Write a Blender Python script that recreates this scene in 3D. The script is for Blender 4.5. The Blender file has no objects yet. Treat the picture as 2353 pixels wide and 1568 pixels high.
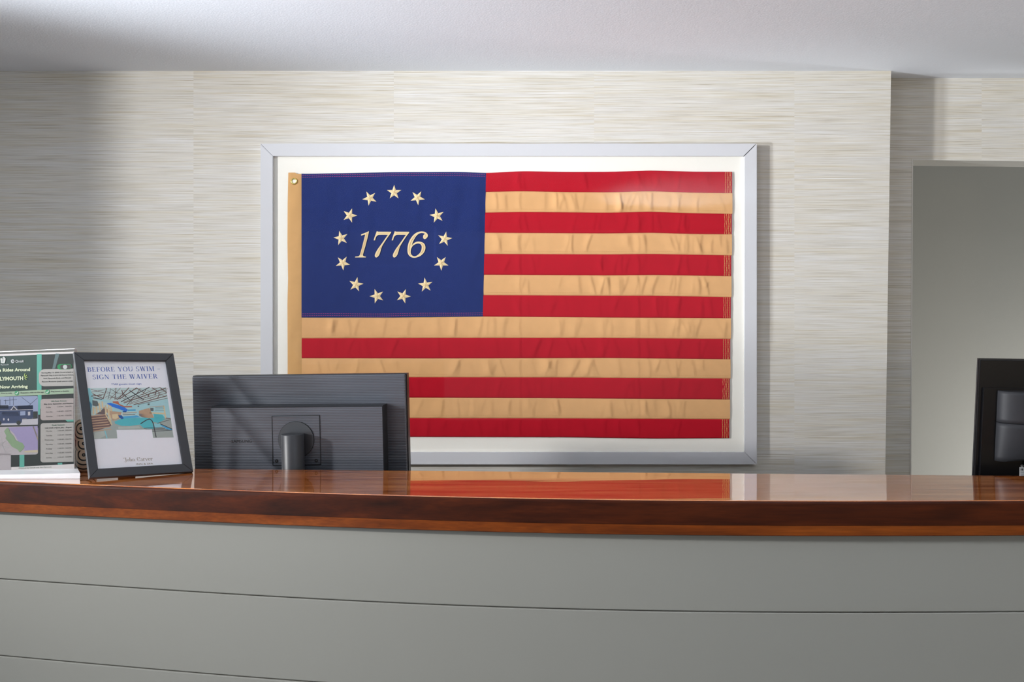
import bpy, bmesh, math, random
import numpy as np
from mathutils import Vector, Matrix, Euler

random.seed(7)
sc = bpy.context.scene
COL = sc.collection
# ---------------------------------------------------------------- camera
F = 2288.0; CX = 1176.5; CY = 784.0; ZC = 1.42
cam_d = bpy.data.cameras.new('camera'); cam_d.sensor_width = 36; cam_d.lens = F/2353*36
cam_d.clip_start = .02
cam = bpy.data.objects.new('camera', cam_d); COL.objects.link(cam)
cam.location = (0, 0, ZC); cam.rotation_euler = (math.radians(90), 0, 0)
sc.camera = cam
# ---------------------------------------------------------------- light, world, exposure
sc.view_settings.view_transform = 'Standard'
try: sc.view_settings.look = 'None'
except Exception: pass
sc.view_settings.gamma = 1; sc.view_settings.use_curve_mapping = False
sc.view_settings.exposure = 0.0
w = bpy.data.worlds.new('world'); sc.world = w; w.use_nodes = True
bg = w.node_tree.nodes['Background']; bg.inputs[0].default_value = (.86, .93, 1.0, 1); bg.inputs[1].default_value = .40

def spot(name, loc, aim, power, half, blend, radius, color):
    d = bpy.data.lights.new(name, 'SPOT'); d.energy = power; d.spot_size = math.radians(2*half)
    d.spot_blend = blend; d.shadow_soft_size = radius; d.color = color
    o = bpy.data.objects.new(name, d); COL.objects.link(o); o.location = loc
    o.rotation_euler = (Vector(aim)-Vector(loc)).to_track_quat('-Z', 'Y').to_euler()
    return o
def area(name, loc, aim, power, sx, sy, color):
    d = bpy.data.lights.new(name, 'AREA'); d.energy = power; d.shape = 'RECTANGLE'; d.size = sx; d.size_y = sy; d.color = color
    o = bpy.data.objects.new(name, d); COL.objects.link(o); o.location = loc
    o.rotation_euler = (Vector(aim)-Vector(loc)).to_track_quat('-Z', 'Y').to_euler()
    return o
spot('key_strobe', (-4.4, .6, 2.22), (2.95, 3.42, 1.85), 900, 30, 1, .13, (1, .99, .985))
spot('ceiling_fill', (-3.2, 1.6, 1.4), (1.5, 2.7, 2.65), 760, 25, 1, .12, (.9, .95, 1))  # added light from the left, brightens the ceiling
spot('bounce_strobe', (.75, -.1, 1.6), (1.3, .7, 2.9), 300, 38, .8, .1, (.84, .92, 1))
area('window_light', (-3.9, -2.6, .62), (-.8, 2.5, .75), 34, 1.8, .85, (.8, .9, 1))
area('warm_fill', (2.9, -1.6, 1.3), (1.2, 2.2, .9), 7, .6, .6, (1, .78, .55))  # added warm fill for the right of the desk front, stands for no lamp
area('office_fill', (2.9, 3.85, .5), (2.3, 4.75, .9), 15, .3, .3, (.97, .98, 1))  # added light, lifts the grey wall beyond the doorway

# ---------------------------------------------------------------- helpers
def lin(c):
    c = c/255.0
    return c/12.92 if c <= .04045 else ((c+.055)/1.055)**2.4
def rgb(r, g, b, k=1.0): return (min(1, lin(r)*k), min(1, lin(g)*k), min(1, lin(b)*k), 1)

def mat(name, color, rough=.5, spec=.5, coat=0, metal=0, noise=0.0, nscale=(60, 60, 60), bump=0, bscale=(300, 300, 300), coat_rough=.05, ior=1.5):
    m = bpy.data.materials.new(name); m.use_nodes = True
    nt = m.node_tree; N = nt.nodes; L = nt.links; p = N['Principled BSDF']
    p.inputs['Base Color'].default_value = color; p.inputs['Roughness'].default_value = rough
    p.inputs['Specular IOR Level'].default_value = spec; p.inputs['Metallic'].default_value = metal
    p.inputs['Coat Weight'].default_value = coat; p.inputs['Coat Roughness'].default_value = coat_rough
    p.inputs['IOR'].default_value = ior
    if noise or bump:
        tc = N.new('ShaderNodeTexCoord')
    if noise:
        mp = N.new('ShaderNodeMapping'); mp.inputs['Scale'].default_value = nscale; L.new(tc.outputs['Object'], mp.inputs[0])
        nz = N.new('ShaderNodeTexNoise'); nz.inputs['Scale'].default_value = 1; nz.inputs['Detail'].default_value = 4; L.new(mp.outputs[0], nz.inputs['Vector'])
        r = N.new('ShaderNodeMapRange'); r.inputs[1].default_value = .25; r.inputs[2].default_value = .75
        r.inputs[3].default_value = 1-noise; r.inputs[4].default_value = 1+noise; L.new(nz.outputs[0], r.inputs[0])
        hs = N.new('ShaderNodeHueSaturation'); hs.inputs['Color'].default_value = color; L.new(r.outputs[0], hs.inputs['Value']); L.new(hs.outputs[0], p.inputs['Base Color'])
    if bump:
        mp2 = N.new('ShaderNodeMapping'); mp2.inputs['Scale'].default_value = bscale; L.new(tc.outputs['Object'], mp2.inputs[0])
        n2 = N.new('ShaderNodeTexNoise'); n2.inputs['Scale'].default_value = 1; n2.inputs['Detail'].default_value = 3; L.new(mp2.outputs[0], n2.inputs['Vector'])
        b = N.new('ShaderNodeBump'); b.inputs['Strength'].default_value = 1; b.inputs['Distance'].default_value = bump; L.new(n2.outputs[0], b.inputs['Height']); L.new(b.outputs[0], p.inputs['Normal'])
        if coat: L.new(b.outputs[0], p.inputs['Coat Normal'])
    return m

def finish(me, smooth=False, auto=None):
    if smooth:
        for p in me.polygons: p.use_smooth = True
def link(name, me, mats, parent=None, smooth=False, matrix=None):
    o = bpy.data.objects.new(name, me); COL.objects.link(o)
    if not isinstance(mats, (list, tuple)): mats = [mats]
    if not me.materials:
        for m in mats: me.materials.append(m)
    finish(me, smooth)
    if parent is not None: o.parent = parent
    if matrix is not None: o.matrix_local = matrix
    return o
def mesh_obj(name, verts, faces, mats, parent=None, smooth=False, fm=None):
    me = bpy.data.meshes.new(name); me.from_pydata([tuple(v) for v in verts], [], faces); me.update()
    o = link(name, me, mats, parent, smooth)
    if fm is not None: me.polygons.foreach_set('material_index', fm)
    return o
def bm_obj(name, bm, mats, parent=None, smooth=False):
    bmesh.ops.recalc_face_normals(bm, faces=bm.faces)
    me = bpy.data.meshes.new(name); bm.to_mesh(me); bm.free()
    return link(name, me, mats, parent, smooth)
def thing(name, label, cat, loc=(0, 0, 0), group=None, M=None):
    o = bpy.data.objects.new(name, None); COL.objects.link(o); o.empty_display_size = .05
    if M is not None: o.matrix_world = M
    else: o.location = loc
    o['label'] = label; o['category'] = cat
    if group: o['group'] = group
    return o
def struct(o): o['kind'] = 'structure'; return o
def box_bm(x0, x1, y0, y1, z0, z1, bev=0, seg=2):
    bm = bmesh.new()
    vs = [bm.verts.new((x, y, z)) for x in (x0, x1) for y in (y0, y1) for z in (z0, z1)]
    for f in ((0, 1, 3, 2), (4, 6, 7, 5), (0, 4, 5, 1), (2, 3, 7, 6), (0, 2, 6, 4), (1, 5, 7, 3)):
        bm.faces.new([vs[i] for i in f])
    bmesh.ops.recalc_face_normals(bm, faces=bm.faces)
    if bev: bmesh.ops.bevel(bm, geom=bm.edges[:], offset=bev, segments=seg, affect='EDGES', profile=.5)
    return bm
def box(name, x0, x1, y0, y1, z0, z1, m, parent=None, bev=0, seg=2):
    return bm_obj(name, box_bm(x0, x1, y0, y1, z0, z1, bev, seg), m, parent)
def prism(poly, y0, y1, bm=None):
    """poly: list of (x,z); extruded from y0 to y1"""
    bm = bm or bmesh.new()
    a = [bm.verts.new((x, y0, z)) for x, z in poly]; b = [bm.verts.new((x, y1, z)) for x, z in poly]
    n = len(poly)
    bm.faces.new(a); bm.faces.new(b[::-1])
    for i in range(n): bm.faces.new((a[i], b[i], b[(i+1) % n], a[(i+1) % n]))
    return bm
def lathe(profile, n=40, cx=0, cy=0, bm=None):
    bm = bm or bmesh.new(); rings = []
    for r, z in profile:
        rings.append([bm.verts.new((cx+r*math.cos(2*math.pi*k/n), cy+r*math.sin(2*math.pi*k/n), z)) for k in range(n)])
    for a, b in zip(rings, rings[1:]):
        for k in range(n): bm.faces.new((a[k], a[(k+1) % n], b[(k+1) % n], b[k]))
    bm.faces.new(rings[0][::-1]); bm.faces.new(rings[-1])
    return bm
def pose(X, Y, z, yaw, pit, rol):
    yaw, pit, rol = map(math.radians, (yaw, pit, rol))
    return Matrix.Translation((X, Y, z)) @ (Matrix.Rotation(yaw, 4, 'Z') @ Matrix.Rotation(pit, 4, 'X') @ Matrix.Rotation(rol, 4, 'Y'))
def on_plane(M, px, py, c=0.0):
    """where the sight line of photograph point (px,py) meets the plane y=c of the thing's own frame M -> its local (x,z)"""
    Mi = M.inverted(); o = Mi @ Vector((0, 0, ZC)); d = Mi.to_3x3() @ Vector(((px-CX)/F, 1, -(py-CY)/F))
    t = (c-o.y)/d.y; p = o+d*t
    return p.x, p.z
def WX(px, d): return (px-CX)/F*d
def WZ(py, d): return ZC-(py-CY)/F*d

# text as flat outlines (Blender's built-in font)
_tc = {}
def text_mesh(s, bold=0.0):
    k = (s, bold)
    if k in _tc: return _tc[k]
    cu = bpy.data.curves.new('t', 'FONT'); cu.body = s; cu.size = 1; cu.resolution_u = 2; cu.offset = bold; cu.fill_mode = 'FRONT'
    ob = bpy.data.objects.new('t', cu); COL.objects.link(ob)
    dg = bpy.context.evaluated_depsgraph_get(); dg.update()
    me = bpy.data.meshes.new_from_object(ob.evaluated_get(dg))
    V = [(v.co.x, v.co.y) for v in me.vertices]; P = [tuple(p.vertices) for p in me.polygons]
    bpy.data.meshes.remove(me); bpy.data.objects.remove(ob); bpy.data.curves.remove(cu)
    _tc[k] = (V, P); return V, P

# serif capitals and a few small letters drawn from thick and thin strokes
def serif_glyph(ch):
    T = .15; t = .045; q = []; P = []
    def quad(a, b, c, d): P.append([a, b, c, d])
    def v(x, y0=0, y1=1, w=T, sf=True, st=True):
        quad((x-w/2, y0), (x+w/2, y0), (x+w/2, y1), (x-w/2, y1))
        if sf: quad((x-w/2-.08, y0), (x+w/2+.08, y0), (x+w/2+.08, y0+t), (x-w/2-.08, y0+t))
        if st: quad((x-w/2-.08, y1-t), (x+w/2+.08, y1-t), (x+w/2+.08, y1), (x-w/2-.08, y1))
    def h(x0, x1, y, w=t): quad((x0, y-w/2), (x1, y-w/2), (x1, y+w/2), (x0, y+w/2))
    def d(x0, y0, x1, y1, w): quad((x0-w/2, y0), (x0+w/2, y0), (x1+w/2, y1), (x1-w/2, y1))
    def arc(cx, cy, rx, ry, a0, a1, wx=T, wy=t, n=18):
        for i in range(n):
            a = math.radians(a0+(a1-a0)*i/n); b = math.radians(a0+(a1-a0)*(i+1)/n)
            quad((cx+rx*math.cos(a), cy+ry*math.sin(a)), (cx+rx*math.cos(b), cy+ry*math.sin(b)),
                 (cx+(rx-wx)*math.cos(b), cy+(ry-wy)*math.sin(b)), (cx+(rx-wx)*math.cos(a), cy+(ry-wy)*math.sin(a)))
    def tick(x, y0, y1): quad((x-.02, y0), (x+.02, y0), (x+.02, y1), (x-.02, y1))
    W = .6
    if ch == 'I': v(.16); W = .32
    elif ch == 'B': v(.16); h(.16, .4, .977); h(.16, .4, .53); h(.16, .42, .023); arc(.4, .765, .22, .235, -90, 90); arc(.42, .265, .26, .265, -90, 90); W = .72
    elif ch == 'E': v(.16); h(.16, .6, .977); h(.16, .5, .52); h(.16, .64, .023); tick(.6, .78, 1); tick(.64, 0, .24); tick(.5, .42, .62); W = .7
    elif ch == 'F': v(.16); h(.16, .6, .977); h(.16, .48, .5); tick(.6, .76, 1); tick(.48, .4, .6); W = .64
    elif ch == 'O': arc(.42, .5, .42, .52, 0, 360, n=32); W = .84
    elif ch == 'R': v(.16); h(.16, .4, .977); h(.16, .4, .48); arc(.4, .74, .24, .26, -90, 90); d(.68, 0, .42, .48, .16); h(.6, .8, .023); W = .78
    elif ch == 'Y': v(.4, 0, .45, st=False); d(.38, .42, .1, 1, .16); d(.44, .42, .72, 1, .06); h(-.02, .24, .977); h(.6, .84, .977); W = .8
    elif ch == 'U': v(.16, .3, 1, sf=False); arc(.42, .34, .335, .36, 180, 360); v(.73, .3, 1, .06, sf=False); W = .86
    elif ch == 'S': arc(.3, .745, .26, .275, 40, 270, .12); arc(.3, .26, .28, .28, -150, 90, .12); d(.2, .6, .42, .4, .14) if 0 else None; tick(.5, .78, 1); tick(.04, 0, .24); W = .62
    elif ch == 'W': d(.32, 0, .1, 1, .15); d(.32, 0, .52, .9, .05); d(.72, 0, .5, 1, .15); d(.74, 0, .96, 1, .05); h(-.02, .24, .977); h(.38, .64, .977); h(.86, 1.06, .977); W = 1.06
    elif ch == 'M': v(.14, 0, 1, .05); d(.46, 0, .16, 1, .15); d(.46, 0, .8, 1, .05); v(.82); W = .98
    elif ch == 'G': arc(.42, .5, .42, .52, 45, 330, n=28); v(.7, .04, .4, .13, sf=False); tick(.72, .76, 1); W = .86
    elif ch == 'N': v(.12, 0, 1, .05); d(.68, 0, .14, 1, .16); v(.7, 0, 1, .05, sf=False); W = .84
    elif ch == 'T': v(.38, st=False); h(.02, .74, .977); tick(.03, .76, 1); tick(.73, .76, 1); W = .76
    elif ch == 'H': v(.16); v(.66); h(.16, .66, .5); W = .82
    elif ch == 'A': d(.12, 0, .38, 1, .05); d(.66, 0, .4, 1, .16); h(.2, .58, .32); h(0, .24, .023); h(.54, .82, .023); W = .8
    elif ch == 'V': d(.4, 0, .14, 1, .16); d(.42, 0, .68, 1, .05); h(.02, .28, .977); h(.58, .8, .977); W = .78
    elif ch == '–': h(.0, .5, .42, .06); W = .5
    elif ch == 'J': v(.34, .0, 1, sf=False); arc(.2, 0, .215, .24, 180, 360, .1); arc(-.02, .85, .2, .15, -20, 230, .08); W = .52
    elif ch == 'o': arc(.27, .31, .27, .33, 0, 360); W = .56
    elif ch == 'h': v(.12, 0, 1); v(.48, 0, .4, st=False); arc(.3, .4, .25, .24, 0, 180, .12); W = .64
    elif ch == 'n': v(.12, 0, .64); v(.48, 0, .4, st=False); arc(.3, .4, .25, .24, 0, 180, .12); W = .64
    elif ch == 'C': arc(.42, .5, .42, .52, 40, 320, n=28); arc(.6, .75, .14, .14, 0, 360, .08, .08); h(.2, .55, .45, .05); W = .8
    elif ch == 'a': v(.4, 0, .45, .13, st=False); arc(.24, .4, .22, .24, 0, 150, .12); arc(.23, .17, .22, .18, 0, 360, .1); W = .54
    elif ch == 'r': v(.12, 0, .64); arc(.32, .42, .2, .22, 20, 170, .08); W = .5
    elif ch == 'v': d(.26, 0, .08, .64, .14); d(.28, 0, .48, .64, .05); h(0, .2, .62); h(.38, .58, .62); W = .54
    elif ch == 'e': arc(.27, .31, .27, .33, 0, 310); h(.06, .5, .34); W = .56
    elif ch == ' ': W = .32
    return P, W
def serif_mesh(s, gap=.09):
    V = []; P = []; x = 0
    for ch in s:
        g, W = serif_glyph(ch)
        for poly in g:
            i = len(V); V += [(a+x, b) for a, b in poly]; P.append(tuple(range(i, i+len(poly))))
        x += W+gap
    return V, P

class Print:
    """flat print on a sheet: outlines given as photograph points on the sheet's plane, stacked in thin layers"""
    def __init__(self, M, c):
        self.M = M; self.c = c; self.V = []; self.Fc = []; self.fm = []; self.mats = []; self.L = 0
    def mi(self, m):
        if m not in self.mats: self.mats.append(m)
        return self.mats.index(m)
    def layer(self): self.L += 1
    def y(self): return self.c-.00008*(self.L+1)
    def poly(self, pts, m):
        i = len(self.V); y = self.y()
        for px, py in pts:
            x, z = on_plane(self.M, px, py, self.c); self.V.append((x, y, z))
        self.Fc.append(tuple(range(i, i+len(pts)))); self.fm.append(self.mi(m))
    def line(self, pts, wd, m):
        for (x0, y0), (x1, y1) in zip(pts, pts[1:]):
            dx, dy = x1-x0, y1-y0; l = math.hypot(dx, dy) or 1; nx, ny = -dy/l*wd/2, dx/l*wd/2
            self.poly([(x0+nx, y0+ny), (x1+nx, y1+ny), (x1-nx, y1-ny), (x0-nx, y0-ny)], m)
    def disc(self, cx, cy, rx, ry, m, n=20):
        self.poly([(cx+rx*math.cos(2*math.pi*k/n), cy+ry*math.sin(2*math.pi*k/n)) for k in range(n)], m)
    def rrect(self, x0, y0, x1, y1, r, m, slope=0.0, right_open=False):
        pts = []
        for cx, cy, a in ((x1-r, y0+r, -90), (x1-r, y1-r, 0), (x0+r, y1-r, 90), (x0+r, y0+r, 180)):
            for k in range(6):
                t = math.radians(a+18*k); pts.append((cx+r*math.cos(t), cy+r*math.sin(t)))
        if right_open: pts = [(x1, y0), (x1, y1)]+pts[12:]
        self.poly([(x, y+slope*(x-x0)) for x, y in pts], m)
    def text(self, mesh, p0, p1, cap, m, capunit=.72, up=None):
        V, P = mesh
        xs = [v[0] for v in V]; x0, x1 = min(xs), max(xs)
        i = len(self.V); y = self.y(); k = self.mi(m)
        ux, uy = (p1[0]-p0[0]), (p1[1]-p0[1])
        up = up or (0, -1)
        for a, b in V:
            s = (a-x0)/(x1-x0)
            px = p0[0]+ux*s+up[0]*b/capunit*cap; py = p0[1]+uy*s+up[1]*b/capunit*cap
            X, Z = on_plane(self.M, px, py, self.c); self.V.append((X, y, Z))
        for f in P: self.Fc.append(tuple(i+j for j in f)); self.fm.append(k)
    def build(self, name, parent):
        o = mesh_obj(name, self.V, self.Fc, self.mats, parent, fm=self.fm)
        return o

# ---------------------------------------------------------------- materials
def wallpaper(vertical_axis='Z'):
    m = bpy.data.materials.new('grasscloth'); m.use_nodes = True
    nt = m.node_tree; N = nt.nodes; L = nt.links; p = N['Principled BSDF']
    p.inputs['Roughness'].default_value = .62; p.inputs['Specular IOR Level'].default_value = .25
    g = N.new('ShaderNodeNewGeometry'); sp = N.new('ShaderNodeSeparateXYZ'); L.new(g.outputs['Position'], sp.inputs[0])
    # drops of paper 0.69 m wide
    a = N.new('ShaderNodeMath'); a.operation = 'ADD'; a.inputs[1].default_value = .406+6.88; L.new(sp.outputs[0], a.inputs[0])
    dv = N.new('ShaderNodeMath'); dv.operation = 'DIVIDE'; dv.inputs[1].default_value = .688; L.new(a.outputs[0], dv.inputs[0])
    fl = N.new('ShaderNodeMath'); fl.operation = 'FLOOR'; L.new(dv.outputs[0], fl.inputs[0])
    ml = N.new('ShaderNodeMath'); ml.operation = 'MULTIPLY'; ml.inputs[1].default_value = 3.37; L.new(fl.outputs[0], ml.inputs[0])
    zz = N.new('ShaderNodeMath'); zz.operation = 'ADD'; L.new(sp.outputs[2], zz.inputs[0]); L.new(ml.outputs[0], zz.inputs[1])
    cb = N.new('ShaderNodeCombineXYZ'); L.new(sp.outputs[0], cb.inputs[0]); L.new(sp.outputs[1], cb.inputs[1]); L.new(zz.outputs[0], cb.inputs[2])
    def streak(sx, sz, det, off):
        mp = N.new('ShaderNodeMapping'); mp.inputs['Scale'].default_value = (sx, .0, sz); mp.inputs['Location'].default_value = (off, off, off)
        L.new(cb.outputs[0], mp.inputs[0])
        nz = N.new('ShaderNodeTexNoise'); nz.inputs['Scale'].default_value = 1; nz.inputs['Detail'].default_value = det; nz.inputs['Roughness'].default_value = .6
        L.new(mp.outputs[0], nz.inputs['Vector']); return nz.outputs[0]
    n1 = streak(4, 560, 3, 0); n2 = streak(2.5, 150, 3, 5.3); n3 = streak(6, 1000, 2, 9.1); n4 = streak(1.2, 20, 2, 2.2)
    def ramp(src, stops):
        r = N.new('ShaderNodeValToRGB'); e = r.color_ramp.elements
        while len(e) < len(stops): e.new(.5)
        for el, (pos, c) in zip(e, stops): el.position = pos; el.color = c
        L.new(src, r.inputs[0]); return r.outputs[0]
    W = lambda r_, g_, b_: rgb(r_, g_, b_)
    base = ramp(n1, [(.30, W(190, 182, 168)), (.40, W(226, 223, 216)), (.55, W(238, 237, 234)), (.70, W(252, 252, 252))])
    tint = ramp(n2, [(.30, W(230, 222, 204)), (.44, W(243, 241, 236)), (.58, W(243, 243, 244)), (.70, W(232, 230, 225))])
    fine = ramp(n3, [(.32, W(194, 184, 162)), (.42, W(244, 242, 237)), (.75, W(255, 255, 255))])
    wide = ramp(n4, [(.35, W(247, 245, 241)), (.65, W(250, 250, 251))])
    cur = base
    for other, fac in ((tint, .75), (fine, .7), (wide, 1)):
        mx = N.new('ShaderNodeMix'); mx.data_type = 'RGBA'; mx.blend_type = 'MULTIPLY'; mx.inputs[0].default_value = fac
        L.new(cur, mx.inputs[6]); L.new(other, mx.inputs[7]); cur = mx.outputs[2]
    L.new(cur, p.inputs['Base Color'])
    b = N.new('ShaderNodeBump'); b.inputs['Strength'].default_value = .6; b.inputs['Distance'].default_value = .0006
    L.new(n1, b.inputs['Height']); L.new(b.outputs[0], p.inputs['Normal'])
    return m
M_wall = wallpaper()
M_ceil = mat('ceiling_paint', rgb(242, 247, 255), .8, .2, noise=.01, nscale=(3, 3, 3), bump=.0004, bscale=(160, 160, 160))
M_grey = mat('grey_wall_paint', rgb(176, 174, 165), .75, .2, noise=.01, nscale=(2, 2, 2), bump=.0003, bscale=(200, 200, 200))
M_panel = mat('painted_board', rgb(150, 149, 142), .42, .35, noise=.008, nscale=(2, 2, 2), bump=.00008, bscale=(90, 90, 90))
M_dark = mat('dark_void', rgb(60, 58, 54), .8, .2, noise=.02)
M_floor = mat('floor_tile', rgb(140, 136, 130), .4, .4, noise=.06, nscale=(1.5, 1.5, 1.5))
M_trimw = mat('white_trim', rgb(215, 212, 204), .45, .4, noise=.01)
M_offwhite = mat('room_paint', rgb(205, 200, 190), .8, .2, noise=.01)

def wood(name, c0, c1, c2, coat, rough, wave=.0, sheen=False):
    m = bpy.data.materials.new(name); m.use_nodes = True
    nt = m.node_tree; N = nt.nodes; L = nt.links; p = N['Principled BSDF']
    tc = N.new('ShaderNodeTexCoord')
    def nz(scale, det, dist=0, off=0):
        mp = N.new('ShaderNodeMapping'); mp.inputs['Scale'].default_value = scale; mp.inputs['Location'].default_value = (off, off, off); L.new(tc.outputs['Object'], mp.inputs[0])
        n = N.new('ShaderNodeTexNoise'); n.inputs['Scale'].default_value = 1; n.inputs['Detail'].default_value = det; n.inputs['Distortion'].default_value = dist
        L.new(mp.outputs[0], n.inputs['Vector']); return n.outputs[0]
    g1 = nz((3, 26, 26), 6, .6); g2 = nz((12, 260, 260), 3, .2, 3)
    r = N.new('ShaderNodeValToRGB'); e = r.color_ramp.elements; e.new(.5)
    for el, (pos, c) in zip(e, ((.3, c0), (.5, c1), (.72, c2))): el.position = pos; el.color = c
    L.new(g1, r.inputs[0])
    r2 = N.new('ShaderNodeMapRange'); r2.inputs[1].default_value = .3; r2.inputs[2].default_value = .7; r2.inputs[3].default_value = .78; r2.inputs[4].default_value = 1.15; L.new(g2, r2.inputs[0])
    hs = N.new('ShaderNodeHueSaturation'); L.new(r.outputs[0], hs.inputs['Color']); L.new(r2.outputs[0], hs.inputs['Value']); L.new(hs.outputs[0], p.inputs['Base Color'])
    p.inputs['Roughness'].default_value = rough; p.inputs['Coat Weight'].default_value = coat; p.inputs['Coat Roughness'].default_value = .03; p.inputs['Coat IOR'].default_value = 1.6 if coat < 1 else 2.0
    p.inputs['Specular IOR Level'].default_value = 1.0 if wave else .15
    if wave:
        wv = nz((2.2, 14, 14), 1.5, 0, 8)
        b = N.new('ShaderNodeBump'); b.inputs['Strength'].default_value = 1; b.inputs['Distance'].default_value = wave; L.new(wv, b.inputs['Height'])
        L.new(b.outputs[0], p.inputs['Normal']); L.new(b.outputs[0], p.inputs['Coat Normal'])
    return m
M_top = wood('varnished_wood', rgb(158, 74, 26), rgb(216, 122, 54), rgb(245, 160, 84), 1, .05, .0005)  # top face, the stronger overhead light is put into its colour
M_edge = wood('shaded_edge_wood', rgb(40, 14, 3), rgb(62, 23, 5), rgb(84, 34, 8), .04, .5)  # same wood on the front face, its shade painted in as darker colour
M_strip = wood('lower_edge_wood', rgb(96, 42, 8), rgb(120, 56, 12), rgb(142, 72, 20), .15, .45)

M_frame = mat('white_lacquer', rgb(212, 213, 217), .25, .5, coat=.4, noise=.006, nscale=(4, 4, 4))
M_mat = mat('mat_board', rgb(250, 248, 239), .85, .1, noise=.008, nscale=(8, 8, 8), bump=.0001, bscale=(900, 900, 900))
def cloth(name, c, n=.04):
    m = mat(name, c, .85, .15, noise=n, nscale=(25, 25, 25), bump=.00012, bscale=(1500, 1500, 1500)); return m
M_red = cloth('red_cotton', rgb(186, 20, 40)); M_tan = cloth('tan_cotton', rgb(226, 176, 122)); M_navy = mat('navy_cotton', rgb(34, 50, 108), .85, .12, noise=.05, nscale=(40, 40, 40))
M_header = cloth('header_canvas', rgb(214, 168, 112)); M_thread = mat('gold_thread', rgb(232, 190, 120), .6, .3, noise=.05); M_pink = mat('pink_thread', rgb(186, 60, 130), .6, .3, noise=.05)
M_star = mat('cream_embroidery', rgb(240, 218, 170), .55, .35, noise=.05, nscale=(500, 60, 500), bump=.0002, bscale=(1400, 200, 1400))
M_starline = mat('tan_embroidery', rgb(214, 174, 116), .6, .3, noise=.08, nscale=(600, 60, 600))
M_brass = mat('brass', rgb(226, 206, 120), .25, .5, metal=1, noise=.03)
def glass(name, tint=(1, 1, 1, 1), ior=1.45):
    m = bpy.data.materials.new(name); m.use_nodes = True; nt = m.node_tree; N = nt.nodes; L = nt.links
    N.remove(N['Principled BSDF']); out = N['Material Output']
    tr = N.new('ShaderNodeBsdfTransparent'); tr.inputs[0].default_value = tint
    gl = N.new('ShaderNodeBsdfGlossy'); gl.inputs['Roughness'].default_value = .02
    fr = N.new('ShaderNodeFresnel'); ge = N.new('ShaderNodeNewGeometry'); mi = N.new('ShaderNodeMix'); mi.data_type = 'FLOAT'
    mi.inputs[2].default_value = ior; mi.inputs[3].default_value = 1/ior; L.new(ge.outputs['Backfacing'], mi.inputs[0]); L.new(mi.outputs[0], fr.inputs[0])
    tc = N.new('ShaderNodeTexCoord'); nz = N.new('ShaderNodeTexNoise'); nz.inputs['Scale'].default_value = 6; L.new(tc.outputs['Object'], nz.inputs['Vector'])
    b = N.new('ShaderNodeBump'); b.inputs['Distance'].default_value = .0004; L.new(nz.outputs[0], b.inputs['Height']); L.new(b.outputs[0], gl.inputs['Normal'])
    mx = N.new('ShaderNodeMixShader'); L.new(fr.outputs[0], mx.inputs[0]); L.new(tr.outputs[0], mx.inputs[1]); L.new(gl.outputs[0], mx.inputs[2]); L.new(mx.outputs[0], out.inputs[0])
    return m
M_glass = glass('picture_glass', (.998, .998, .998, 1), 1.38); M_acryl = glass('acrylic', (.97, .975, .975, 1), 1.25)
def ribbed(name, c, rough, period):
    m = bpy.data.materials.new(name); m.use_nodes = True; nt = m.node_tree; N = nt.nodes; L = nt.links; p = N['Principled BSDF']
    p.inputs['Base Color'].default_value = c; p.inputs['Specular IOR Level'].default_value = .8
    tc = N.new('ShaderNodeTexCoord'); sp = N.new('ShaderNodeSeparateXYZ'); L.new(tc.outputs['Object'], sp.inputs[0])
    a = N.new('ShaderNodeMath'); a.operation = 'MULTIPLY'; a.inputs[1].default_value = 2*math.pi/period; L.new(sp.outputs[2], a.inputs[0])
    s = N.new('ShaderNodeMath'); s.operation = 'SINE'; L.new(a.outputs[0], s.inputs[0])
    b = N.new('ShaderNodeBump'); b.inputs['Strength'].default_value = 1; b.inputs['Distance'].default_value = .0002; L.new(s.outputs[0], b.inputs['Height']); L.new(b.outputs[0], p.inputs['Normal'])
    nz = N.new('ShaderNodeTexNoise'); nz.inputs['Scale'].default_value = 9; L.new(tc.outputs['Object'], nz.inputs['Vector'])
    mr = N.new('ShaderNodeMapRange'); mr.inputs[3].default_value = rough-.06; mr.inputs[4].default_value = rough+.08; L.new(nz.outputs[0], mr.inputs[0]); L.new(mr.outputs[0], p.inputs['Roughness'])
    return m
M_rib = ribbed('ribbed_black_plastic', rgb(68, 71, 79), .32, .0043)
M_blk = mat('black_plastic', rgb(34, 35, 38), .35, .5, noise=.02, bump=.00005, bscale=(900, 900, 900))
M_blk2 = mat('dark_grey_plastic', rgb(52, 54, 58), .42, .5, noise=.02, bump=.00005, bscale=(900, 900, 900))
M_gloss = mat('gloss_black_plastic', rgb(12, 12, 14), .3, .3, noise=.02)
M_ink = mat('black_ink', rgb(16, 16, 18), .5, .3, noise=.02)
M_bframe = mat('black_wood_frame', rgb(58, 60, 64), .4, .5, noise=.04, nscale=(30, 30, 30), bump=.0001, bscale=(300, 300, 300))
M_paper = mat('white_paper', rgb(252, 251, 255), .8, .15, noise=.01, bump=.0006, bscale=(22, 22, 22))
def ink(name, r, g, b): return mat(name, rgb(r, g, b), .55, .3, noise=.03, nscale=(200, 200, 200))

# ---------------------------------------------------------------- room shell
WALL_Y = 3.42; REC_Y = 3.515; CEIL = ZC+.928
# floor, ceiling
struct(box('floor', -5, 4.5, -4, 6.2, -.1, 0, M_floor))
struct(box('ceiling', -5, 4.5, -1.6, 3.60, CEIL, CEIL+.1, M_ceil))
# back wall, main part: its right end leans a hair, as built
def cornerx(z): return 1.2865+(z-1.285)*.0146
bm = bmesh.new()
prism([(-3.2, 0), (cornerx(0), 0), (cornerx(CEIL), CEIL), (-3.2, CEIL)], WALL_Y, 3.62, bm)
struct(bm_obj('wall_back', bm, M_wall))
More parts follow.
